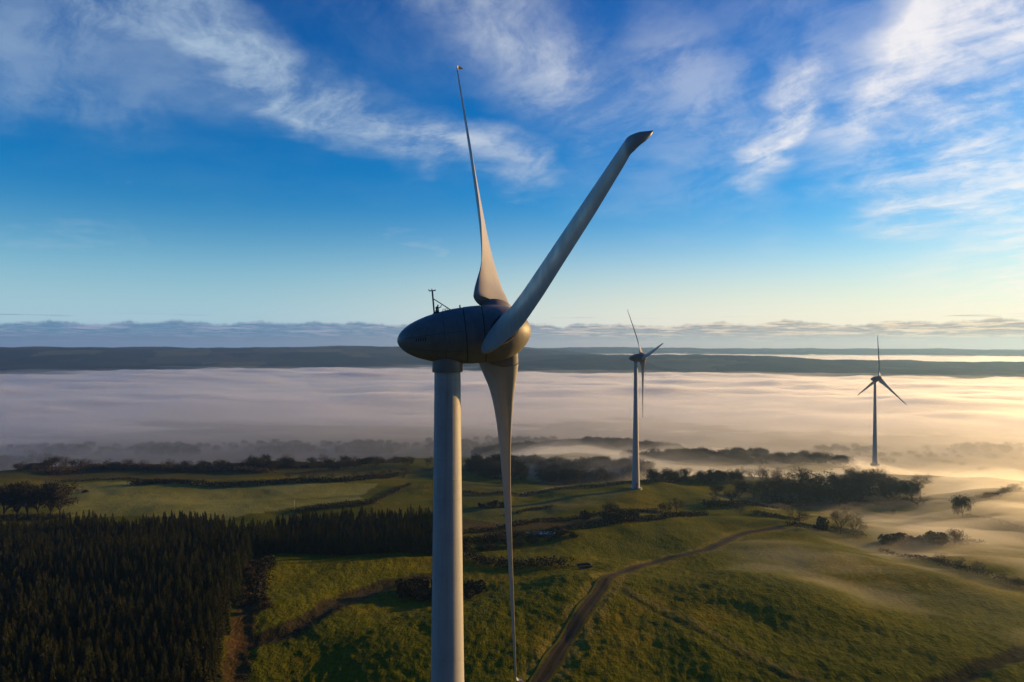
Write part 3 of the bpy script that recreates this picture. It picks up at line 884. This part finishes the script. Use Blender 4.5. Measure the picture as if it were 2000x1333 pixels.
# --- the conifer plantation
bx_ = np.array([p[1] for p in BREAK]); bxx = np.array([p[0] for p in BREAK])
def forest_in(x, y):
    edge = np.interp(y, bx_, bxx)-3.2
    a = (x < edge) & (y > 118) & (x > -0.80*y-22)
    far = 288+14*pn(x/40, 0*x, 5)+np.clip((-x-120)*.04, 0, 9)
    a &= (y < far)
    e0 = at(512, 1088); e1 = at(905, 1086)
    t = (x-e0[0])/(e1[0]-e0[0]); ylo = e0[1]+(e1[1]-e0[1])*t+3
    b = (x >= e0[0]-4) & (x < e1[0]-5+4*pn(y/9, y/9, 3)) & (y > ylo) & (y < ylo+46+8*pn(x/12, x/12, 8))
    return a | b
g = np.random.default_rng(5)
sp = 2.15
gx, gy = np.meshgrid(np.arange(-260, -5, sp), np.arange(118, 310, sp))
gx = (gx+g.normal(size=gx.shape)*.55).ravel(); gy = (gy+g.normal(size=gy.shape)*.55).ravel()
k = forest_in(gx, gy) & (g.random(gx.shape) > .05) & (fbm(gx/9, gy/9, 71, 2) > -.38)
gx, gy = gx[k], gy[k]
gzv = ground_z(gx, gy)
hh = .9*np.clip(1+.22*fbm(gx/24, gy/24, 73, 3)+g.normal(size=gx.shape)*.12, .5, 1.35)
ppx = 1000+F*gx/gy; inv = (ppx > 0) & (ppx < 2000) & (666+(CZ-gzv-9*hh)/gy*F < 1333)
order = np.argsort(np.where(inv, gy, 1e6)); ind = order[:290]; rest = order[290:]
FORL = 'dark green spruce in the dense plantation filling the lower left'
for i in ind:
    plant('CON', gx[i], gy[i], 9.6*hh[i], FORL, 'conifer', 'spruces in front of the plantation', sink=.3)
scatter('conifer_forest', np.stack([gx[rest], gy[rest], gzv[rest]-.3], 1), hh[rest], g.random(len(rest))*6.28, [crown(c) for c in CON],
        'dense dark spruce plantation left of the near turbine')

# --- wooded hummocks half drowned in fog
P = []
for j, (hx, hy, hz, rx, ry) in enumerate(HUM):
    n = int(rx*ry*.15); a = g.random(n)*6.28; q = np.sqrt(g.random(n))*1.05
    P.append(np.stack([hx+np.cos(a)*q*rx, hy+np.sin(a)*q*ry], 1))
for (qx, qy, wx_, wy_, n) in ((330, 882, 70, 16, 130), (560, 878, 80, 14, 150), (720, 880, 60, 16, 120), (120, 884, 70, 14, 110), (900, 876, 60, 16, 110), (1010, 868, 70, 12, 110), (1120, 876, 90, 10, 120), (1640, 884, 60, 10, 50), (1900, 882, 80, 12, 60)):
    c = np.array([at(qx+wx_*g.normal()*.6, qy+wy_*(g.random()-.5)) for _ in range(n)]); P.append(c)
P = np.vstack(P); keep = fbm(P[:, 0]/30, P[:, 1]/30, 83, 3) > -.25; P = P[keep]
scatter('wood', np.column_stack([P, ground_z(P[:, 0], P[:, 1])-.3]), g.uniform(.55, 1.15, len(P)), g.random(len(P))*6.28, [crown(DENSE[0]), crown(DENSE[2]), crown(DENSE[1])],
        'dark woods on low hills half sunk in the valley fog')

# --- hedges: one thing per hedge
def hedge(pts, h, w, mat, label, name='hedge', seed=0, dens=26, gap=.0, cat='hedge', size=.42):
    pts = smooth_path(pts, 1.0); r = np.random.default_rng(seed+300); cs = CardSet(seed+300)
    A = np.array(pts); L = len(A)
    n = int(L*dens); i = r.random(n)*(L-1); i0 = i.astype(int); f = (i-i0)[:, None]
    P = A[i0]*(1-f)+A[np.minimum(i0+1, L-1)]*f
    hv = h*(1+.55*fbm(i/7.0, i*0+seed, 13, 3)); keep = fbm(i/14.0, i*0+seed+3, 19, 2) > (gap-.6)
    P = P+r.normal(size=P.shape)*w*.33
    zz = r.random(n)**.8
    Z = ground_z(P[:, 0], P[:, 1])+zz*np.maximum(hv, .2)*(1-.3*r.random(n))
    keep &= hv > .3
    Q = np.column_stack([P, Z])[keep]
    cs.cards(Q, size)
    o = cs.build(name, mat); tag(o, label, cat, None); return o
H = hedge
H(path((905,1066),(940,1056),(1000,1048),(1080,1042),(1150,1030),(1230,1018),(1300,1010),(1376,1004)), 2.2, 3.6, M_IVY, 'long dark hedge running up the pasture to the right of the near tower', seed=1, dens=46)
H(path((905,1042),(980,1032),(1060,1020),(1130,1012),(1200,1004),(1290,1000)), 1.8, 4.5, M_BRN, 'brown scrubby hedge just beyond the long dark hedge', seed=2, dens=46)
H(path((905,1085),(960,1100),(1010,1108),(1060,1107),(1105,1112)), 2.6, 4.0, M_IVY, 'black gorse hedge ending at the small stone pen', seed=3, dens=60)
H(path((500,1180),(505,1150),(512,1120),(522,1098)), 2.8, 4.2, M_IVY, 'dark bushes along the plantation firebreak', seed=4, dens=50, gap=.12)
H(path((120,942),(180,938),(260,937),(330,946)), 1.6, 2.2, M_IVY, 'low dark hedge at the back left of the frosty field', seed=5, dens=30)
H(path((255,947),(340,945),(440,947),(560,944),(640,942),(700,938),(775,930)), 2.9, 3.4, M_IVY, 'thick dark hedge across the back of the frosty field', seed=6, dens=46, size=.6)
H(path((0,912),(80,916),(180,916),(300,918),(420,920),(520,925)), 3.2, 9, M_BRN, 'wide brown tree belt at the far left edge of the fog', seed=7, dens=90, size=.6, gap=.12)
H(path((0,898),(60,903),(140,905),(200,907)), 5.0, 10, M_BRN, 'brown woodland strip nearest the fog at the left edge', seed=8, dens=80, size=.65)
H(path((430,918),(520,915),(600,911),(700,907),(790,903)), 4.0, 8, M_BRN, 'faint brown hedgerow fading into the grey fog', seed=9, dens=80, size=.6, gap=.12)
H(path((590,996),(620,992),(650,990),(690,988),(725,984)), 2.6, 8, M_IVY, 'dark gorse bank on the brown ridge behind the plantation', seed=10, dens=70)
H(path((720,985),(745,972),(775,958),(800,948)), 1.5, 2.5, M_BRN, 'thin brown hedge slanting up from the gorse bank', seed=11, dens=34)
H(path((905,962),(1000,963),(1050,958),(1120,952),(1180,950),(1236,946)), 1.7, 2.6, M_BRN, 'low brown hedge leading to the foot of the distant turbine', seed=12, dens=34)
H(path((1010,1006),(1040,998),(1080,995)), 1.2, 2.0, M_BRN, 'short scrap of brown hedge in the middle field', seed=13, dens=30)
H(path((1475,1000),(1500,1008),(1530,1018),(1560,1024)), 1.8, 3.4, M_IVY, 'dark hedge beside the bare tree at the end of the track', seed=14, dens=44, gap=.1)
H(path((1540,1034),(1580,1036),(1630,1040),(1690,1050)), 1.6, 2.6, M_IVY, 'low dark hedge under the pair of bare trees', seed=15, dens=36)
H(path((1735,1062),(1780,1058),(1830,1058),(1870,1056),(1920,1062)), 1.6, 3.5, M_IVY, 'dark bramble hedge in the mist at the right', seed=16, dens=36, gap=.1)
H(path((1720,1075),(1780,1090),(1840,1104),(1900,1122),(1960,1138),(2030,1155)), 1.3, 3.0, M_BRN, 'misty brown hedge slanting down to the right edge', seed=17, dens=30, gap=.18)
H(path((1886,1008),(1920,1016),(1960,1024),(2030,1040)), 1.1, 2.0, M_IVY, 'thin dark hedge running right from the lone tree', seed=18, dens=26)
H(path((1895,985),(1925,975),(1960,966),(2000,954),(2040,948)), 2.2, 4.0, M_IVY, 'hedge climbing the misty slope at the right edge', seed=19, dens=34, gap=.15)
H(path((1250,946),(1290,944),(1340,940),(1400,938)), 2.4, 3.5, M_BRN, 'hedge behind the row of small round trees', seed=20, dens=34)
H(path((1385,985),(1450,985),(1540,982),(1640,980),(1740,978),(1790,980)), 1.6, 7.0, M_IVY, 'dark undergrowth along the front of the big copse', seed=21, dens=70, size=.6)
H(path((0,1012),(40,1012),(90,1011),(130,1010)), 2.0, 4.0, M_BRN, 'brown undergrowth below the tall trees at the left edge', seed=22, dens=50)
H(path((1330,905),(1420,903),(1500,905),(1560,906)), 3.0, 5, M_BRN, 'pale hedge line showing through the mist behind the copse', seed=23, dens=40, size=.8)

# --- single trees the photo shows
pp = plant_px
for (px, py, hp, kd, v, w, lb) in [
  (6,1012,66,'TALL',0,1.2,'tall brown tree cut by the left edge of the picture'),(30,1012,70,'TALL',2,1.1,'tall dark tree second from the left edge'),(55,1011,64,'TALL',1,1.1,'slim brown tree third from the left edge'),
  (76,1010,66,'TALL',0,1.0,'tall thin tree in the middle of the left row'),(97,1010,68,'TALL',2,.8,'narrow ivy-clad tree near the right of the left row'),(118,1009,64,'TALL',1,1.2,'loose brown tree at the right end of the left row'),
  (1195,1008,26,'DENSE',2,1.2,'rounded tree standing over the long dark hedge'),(1300,998,20,'DENSE',0,1.2,'small round tree near the upper end of the long hedge'),(1322,998,30,'BARE',0,1.1,'bare tree at the upper end of the long hedge'),
  (1550,1026,36,'BARE',2,1.1,'bare tree beside the far end of the track'),(1606,1040,24,'BUSH',0,.7,'small dark bush left of the pair of bare trees'),(1594,1040,12,'BUSH',1,.9,'lowest dark bush left of the pair of bare trees'),
  (1642,1048,52,'BARE',1,1.0,'taller left one of the pair of bare trees in the mist'),(1666,1050,42,'BARE',3,1.05,'shorter right one of the pair of bare trees in the mist'),
  (1446,998,22,'BARE',0,1.1,'small bare tree in front of the left end of the copse'),
  (1881,1012,44,'DENSE',1,.9,'lone oval tree with a clear trunk on the misty slope'),(1795,988,30,'BARE',2,1.5,'wide flat bare tree just right of the big copse'),
  (1862,1062,32,'DENSE',2,.9,'dark tree at the right end of the bramble hedge'),(1746,1006,14,'DENSE',1,.6,'tiny slim tree alone in the bright mist'),
  (1735,908,16,'DENSE',0,1.6,'round bush just right of the farthest turbine'),(1690,909,7,'BUSH',0,1.1,'tiny bush left of the foot of the farthest turbine'),(1850,908,13,'DENSE',2,2.2,'wide misty tree clump right of the farthest turbine'),
  (1876,911,10,'DENSE',1,1.6,'small misty tree right of the wide clump'),(1922,924,12,'DENSE',0,1.8,'low round tree alone in the mist near the right edge'),(1830,905,9,'BARE',3,1.8,'faint bare tree left of the wide misty clump'),
  (1800,950,24,'DENSE',0,1.5,'misty tree behind the right end of the copse'),(1815,940,16,'BARE',1,1.3,'faint bare tree above the right end of the copse'),
  (1930,975,12,'DENSE',1,1.2,'small tree on the hedge that climbs the misty slope'),(1905,990,14,'BARE',0,1.3,'bare shrub tree just right of the lone oval tree'),(1985,958,12,'DENSE',0,1.4,'round tree on the slope close to the right edge'),
  (1845,1108,26,'BARE',2,1.1,'bare tree at the left of the slanting misty hedge'),(1876,1116,22,'BARE',1,1.1,'second bare tree along the slanting misty hedge'),(1908,1128,27,'BARE',0,1.1,'tallest bare tree along the slanting misty hedge'),
  (1955,1140,20,'BARE',3,1.2,'fourth bare tree along the slanting misty hedge'),(1990,1148,20,'DENSE',2,1.3,'dark bushy tree at the right edge of the slanting hedge'),
  (1175,1118,0,None,0,1,'')]:
    if kd: pp(kd, px, py, hp, lb, 'bush' if kd == 'BUSH' else 'tree', v=v, wide=w)
# big copse
def scat_px(n, x0, x1, ytop, ybot, seed, mind=3.0):
    r = random.Random(seed); out = []
    for _ in range(n*60):
        px = r.uniform(x0, x1); u = (px-x0)/(x1-x0); py = r.uniform(ytop(u), ybot(u)); p = at(px, py)
        if all((p[0]-q[0])**2+(p[1]-q[1])**2 > mind*mind for q in out): out.append(p)
        if len(out) >= n: break
    return out
r5 = random.Random(12)
for i, (x, y) in enumerate(scat_px(56, 1392, 1795, lambda u: 958-5*math.sin(u*3), lambda u: 984-6*u, 3, 4.2)):
    px = 1000+F*x/y; e = min(1, (px-1385)/110, (1800-px)/60+.35); hp = (20+30*max(0, e))*r5.uniform(.55, 1.12)
    kd = 'DENSE' if r5.random() < .58 else 'BARE'
    plant(kd, x, y, hp*y/F*.9, 'dark tree packed into the big copse in the misty hollow', 'tree', 'trees of the big copse', wide=1.15)
for i, (x, y) in enumerate(scat_px(13, 1272, 1400, lambda u: 941, lambda u: 946, 4, 5)):
    plant('DENSE', x, y, r5.uniform(5.5, 8.0), 'small round tree in the row right of the distant turbine', 'tree', 'row of small round trees', wide=.95)
for i, (x, y) in enumerate(scat_px(12, 1392, 1445, lambda u: 937, lambda u: 943, 5, 3)):
    plant('DENSE', x, y, r5.uniform(5, 6.5), 'small dark tree in the short block left of the copse', 'tree', 'short block of dark trees', wide=1.0)
for i, (x, y) in enumerate(scat_px(9, 1445, 1540, lambda u: 934, lambda u: 940, 6, 5)):
    plant('BARE', x, y, r5.uniform(5, 8.5), 'pale misty tree behind the left part of the copse', 'tree', 'pale trees behind the copse', wide=1.1)
for i, (x, y) in enumerate(scat_px(22, 1320, 1590, lambda u: 905-2*u, lambda u: 909-2*u, 7, 6)):
    plant('DENSE', x, y, r5.uniform(4, 7), 'faint tree on the far misty hedge line behind the copse', 'tree', 'faint far hedge trees', wide=1.2)
for i, (x, y) in enumerate(scat_px(34, 0, 560, lambda u: 911, lambda u: 921, 8, 9)):
    plant('BARE' if r5.random() < .6 else 'DENSE', x, y, r5.uniform(5, 9), 'brown winter tree in the tree belt before the fog', 'tree', 'trees in the far left belt', wide=1.2)
for i, (x, y) in enumerate(scat_px(30, 480, 840, lambda u: 905, lambda u: 918, 9, 9)):
    plant('BARE' if r5.random() < .6 else 'DENSE', x, y, r5.uniform(5, 8), 'faint brown tree at the edge of the grey fog', 'tree', 'trees fading into the fog', wide=1.2)
for i, (x, y) in enumerate(scat_px(12, 560, 790, lambda u: 939-8*u, lambda u: 943-8*u, 10, 8)):
    plant('BARE', x, y, r5.uniform(5, 8), 'bare brown tree standing in the hedge behind the frosty field', 'tree', 'trees in the field hedge', wide=1.1)
for i, (x, y) in enumerate(scat_px(14, 0, 130, lambda u: 902, lambda u: 912, 11, 8)):
    plant('DENSE', x, y, r5.uniform(6, 10), 'brown tree in the wood at the left edge of the fog', 'tree', 'trees at the left fog edge', wide=1.2)
for i, (x, y) in enumerate(scat_px(16, 1600, 2000, lambda u: 889, lambda u: 900, 13, 14)):
    plant('DENSE', x, y, r5.uniform(4, 8), 'ghostly tree barely showing in the bright fog', 'tree', 'ghostly trees in the bright fog', wide=1.5)
# dark bushes round the hollow behind the tower foot
for i, (x, y) in enumerate(scat_px(26, 782, 936, lambda u: 1140+6*abs(u-.5), lambda u: 1172-14*abs(u-.5), 14, 1.8)):
    plant('BUSH', x, y, r5.uniform(1.6, 3.0), 'low black gorse bush in the hollow behind the near tower', 'bush', 'gorse bushes in the hollow', wide=1.2)
for i, (x, y) in enumerate(scat_px(16, 470, 520, lambda u: 1095, lambda u: 1190, 15, 3)):
    plant('BBUSH', x, y, r5.uniform(1.2, 2.2), 'rusty brown bush on the firebreak by the plantation', 'bush', 'rusty bushes on the firebreak', wide=1.2)
for i, (x, y) in enumerate(scat_px(24, 905, 1120, lambda u: 1052-8*u, lambda u: 1084-36*u, 16, 3)):
    plant('BBUSH', x, y, r5.uniform(1.2, 2.4), 'brown scrub bush between the two dark hedges', 'bush', 'brown scrub between the hedges', wide=1.3)
for i, (x, y) in enumerate(scat_px(7, 1140, 1235, lambda u: 1010, lambda u: 1022, 17, 3)):
    plant('BUSH', x, y, r5.uniform(2.4, 3.6), 'dark bush in the clump on the long hedge', 'bush', 'bushes on the long hedge', wide=1.3)
for i, (x, y) in enumerate(scat_px(12, 1735, 1850, lambda u: 1054, lambda u: 1064, 18, 2.2)):
    plant('BUSH', x, y, r5.uniform(2.2, 4.2), 'dark bush in the bramble hedge at the right', 'bush', 'bushes of the bramble hedge', wide=1.1)
for i, (px, py, hp, lb) in enumerate([(940,992,9,'low dark bush left of the blade tip line in the middle field'),(962,990,13,'larger dark bush in the middle field beyond the near blade'),(985,990,9,'small dark bush right of the larger one in the middle field'),
    (165,962,5,'tiny dark bush alone on the frosty field'),(860,1006,10,'dark bush beside the near tower above the plantation corner')]):
    pp('BUSH', px, py, hp, lb, 'bush', wide=1.5)

# --- small stone pen, field post, puddle
M_STN = paint('stone_wall', (.085, .075, .05), .95, .5)
px_, py_ = at(1142, 1112)
pen = empty('stone_pen', (px_, py_, gz(px_, py_)), R(12)); pen.scale = (.62, .62, .62)
def wall_run(a, b, h, t, seed):
    r = random.Random(seed); P = []; L = math.dist(a, b); n = max(2, int(L/.55)); ux, uy = (b[0]-a[0])/L, (b[1]-a[1])/L
    for row in range(int(h/.28)):
        for i in range(n):
            c = (i+.5+.5*(row % 2))*L/n; w = L/n*.48*r.uniform(.85, 1.0); hh_ = .14*r.uniform(.85, 1.05); z = row*.28+.14-.3
            if c > L: continue
            q = [(a[0]+ux*(c+s1*w)-uy*s2*t*.5*r.uniform(.85, 1.1), a[1]+uy*(c+s1*w)+ux*s2*t*.5*r.uniform(.85, 1.1), z+s3*hh_) for s3 in (-1, 1) for s1, s2 in ((-1, -1), (1, -1), (1, 1), (-1, 1))]
            P.append((q, [(0,3,2,1),(4,5,6,7),(0,1,5,4),(1,2,6,5),(2,3,7,6),(3,0,4,7)]))
    return join(P)
for a, b_, s in (((-3.4, -2.2), (3.2, -2.2), 1), ((3.2, -2.2), (3.2, 2.6), 2), ((-3.4, 2.6), (3.2, 2.6), 3)):
    mesh('wall', *wall_run(a, b_, 1.5, .5, s), M_STN, pen, smooth=False)
tag(pen, 'small three sided stone pen at the end of the black gorse hedge', 'pen')
M_WAT, N, b = mat_base('water'); b.inputs['Base Color'].default_value = rgb(.02, .03, .04); b.inputs['Roughness'].default_value = .05
x, y = at(1062, 1047)
wv = [(x+6.5*math.cos(a)*(1+.2*math.sin(3*a)), y+2.4*math.sin(a), 0) for a in np.linspace(0, 6.283, 25)[:-1]]
zz = max(gz(a, b_) for a, b_, _ in wv)+.06
o = mesh('puddle', [(a, b_, zz) for a, b_, _ in wv], [tuple(range(24))], M_WAT); tag(o, 'small pale puddle reflecting sky between the hedges', kind='structure')
M_WHT = paint('pale_post', (.55, .55, .52), .7)
def post(px, py, h, lb):
    x, y = at(px, py); o = mesh('fence_post', *join([tube((0, 0, -.4), (0, 0, h), .09, 8, .075), tube((0, 0, h), (0, 0, h+.06), .075, 8, .02)]), M_WHT)
    o.location = (x, y, gz(x, y)); tag(o, lb, 'post')
post(252, 950, 2.6, 'pale post at the left end of the thick dark hedge')
post(575, 992, 4.5, 'thin pole at the near edge of the frosty field')

# remove prototypes that were never planted
for lst in (CON, BARE, DENSE, TALL, BUSH, BBUSH):
    for p in lst:
        if p.name not in used and p.name.split('.')[0] in ('conifer_tree', 'bare_tree', 'broad_tree', 'tall_tree', 'bush') and 'label' not in p:
            for c in list(p.children): bpy.data.objects.remove(c)
            bpy.data.objects.remove(p)

# ------------------------------------------------------------------ fog and haze
def vol_mat(name, col, dens, aniso):
    m = bpy.data.materials.new(name); m.use_nodes = True; n = m.node_tree.nodes; n.clear()
    out = n.new('ShaderNodeOutputMaterial'); v = n.new('ShaderNodeVolumePrincipled')
    v.inputs['Color'].default_value = rgb(*col); v.inputs['Density'].default_value = dens; v.inputs['Anisotropy'].default_value = aniso
    m.node_tree.links.new(v.outputs[0], out.inputs['Volume']); return m
def mist_thick(x, y):
    r = np.hypot(x, y); az = np.degrees(np.arctan2(x, y))
    n = fbm(x/90+y/220, y/38, 301, 4); n2 = fbm(x/160, y/110, 305, 3)
    a = sst(az, 8, 24)*sst(r, 262-1.5*(az-9), 420)*4.6*np.clip(.6+2.3*n+1.6*n2, 0, 2.2)
    b = sst(az, -6, 4)*sst(r, 420, 520)*6*np.clip(.5+1.8*n+n2, 0, 2)
    c = sst(az, 17, 30)*sst(r, 145, 230)*3.0*np.clip(.45+1.5*n+1.4*n2, 0, 2)
    t = np.maximum(np.maximum(a, b), c)
    for tx, ty in (T2, T3): t = t*(1-.95*np.exp(-((x-tx)**2+((y-ty)*.8)**2)/55.0**2))
    return t
def layer(name, top_f, r0, dens, aniso, col, label, depth=14.0, r1=9000):
    rs = [float(r0)]
    while rs[-1] < r1: rs.append(rs[-1]*(1.011 if rs[-1] < 2500 else 1.018))
    rs = np.array(rs); azs = np.radians(np.linspace(-72, 72, 460))
    x, y = polar_grid(rs, azs); g0 = base_h(x, y)
    top = top_f(x, y, g0); top = np.maximum(top, g0-3)
    bot = g0-depth
    nr, na = x.shape
    V = np.concatenate([np.stack([x, y, top], -1).reshape(-1, 3), np.stack([x, y, bot], -1).reshape(-1, 3)])
    ft = grid_faces(nr, na); n0 = nr*na; fb = ft[:, ::-1]+n0
    def side(idx):
        idx = np.array(idx); return np.stack([idx[:-1], idx[1:], idx[1:]+n0, idx[:-1]+n0], -1)
    s_ = [side([j for j in range(na)]), side([(nr-1)*na+j for j in range(na)])[:, ::-1], side([i*na for i in range(nr)])[:, ::-1], side([i*na+na-1 for i in range(nr)])]
    o = mesh(name, V, np.concatenate([ft, fb]+s_), vol_mat(name+'_vapour', col, dens, aniso)); fixn(o)
    tag(o, label, kind='stuff'); return o
def sea_und(x, y):
    return fbm(x/330+y/600, y/130, 401, 4)*11+fbm(x/1300, y/420, 409, 3)*10+fbm(x/110, y/60, 411, 3)*2.2
def sea_top(x, y, g0):
    r = np.hypot(x, y)
    return FOG_Z-3+sea_und(x, y)*1.35*sst(r, 800, 1400)-34*(1-sst(r, 900, 1650))
def mid_top(x, y, g0):
    r = np.hypot(x, y)
    return FOG_Z-2+(sea_und(x+200, y+90)*.7+fbm(x/160, y/70, 433, 3)*4)*(.45+.55*sst(r, 600, 1200))-26*(1-sst(r, 720, 1400))
def veil_top(x, y, g0):
    r = np.hypot(x, y)
    und = fbm(x/500+y/900, y/140, 431, 3)*7+fbm(x/160, y/70, 437, 3)*3
    far_ = 1-np.exp(-((x-T3[0])**2+(y-T3[1])**2)/150.0**2)
    return np.where(r > 470, FOG_Z+4+und*(.6+.4*sst(r, 600, 1000))-8*(1-far_)-9*(1-sst(r, 620, 900)), -200)
WH = (.99, .985, .98); WM = (.995, .965, .91)  # mist tinted warmer than white fog, some golden sunlight put into its colour
layer('fog', sea_top, 560, .055, .70, WH, 'sea of white morning fog filling the valley in long soft waves')
layer('fog_bank', mid_top, 500, .006, .70, WH, 'soft middle layer of the valley fog sea')
layer('thin_fog', veil_top, 460, .0024, .70, WH, 'thin upper fog veil fading over the valley edge')
cut = lambda x, y: 1-sst(np.hypot(x, y), 700, 900)
layer('mist', lambda x, y, g0: g0+mist_thick(x, y)*cut(x, y)-1.2, 120, .022, .76, WM, 'golden ground mist drifting between the trees on the right', depth=6.0, r1=930)
layer('high_mist', lambda x, y, g0: g0+(mist_thick(x+14, y-9)*1.7+2*fbm(x/30, y/22, 441, 3))*cut(x, y)-1.4, 120, .0055, .76, WM, 'thin mist above the golden ground mist on the right', depth=6.0, r1=930)
layer('mist_veil', lambda x, y, g0: g0+(mist_thick(x-20, y+12)*2.7+3*fbm(x/45, y/30, 443, 3))*cut(x, y)-1.6, 120, .0022, .76, WM, 'faintest wisps of mist over the right side of the fields', depth=6.0, r1=930)
def build_haze():
    z0, z1 = -130, 112; s = 9800
    V = [(-s,-s,z0),(s,-s,z0),(s,s,z0),(-s,s,z0),(-s,-s,z1),(s,-s,z1),(s,s,z1),(-s,s,z1)]
    o = mesh('haze', V, [(0,3,2,1),(4,5,6,7),(0,1,5,4),(1,2,6,5),(2,3,7,6),(3,0,4,7)], vol_mat('air', (.34, .62, 1.0), HAZE_D, .5), smooth=False)
    tag(o, 'thin blue morning air fading the far hills', kind='stuff')
HAZE_D = 1.05e-4
build_haze()
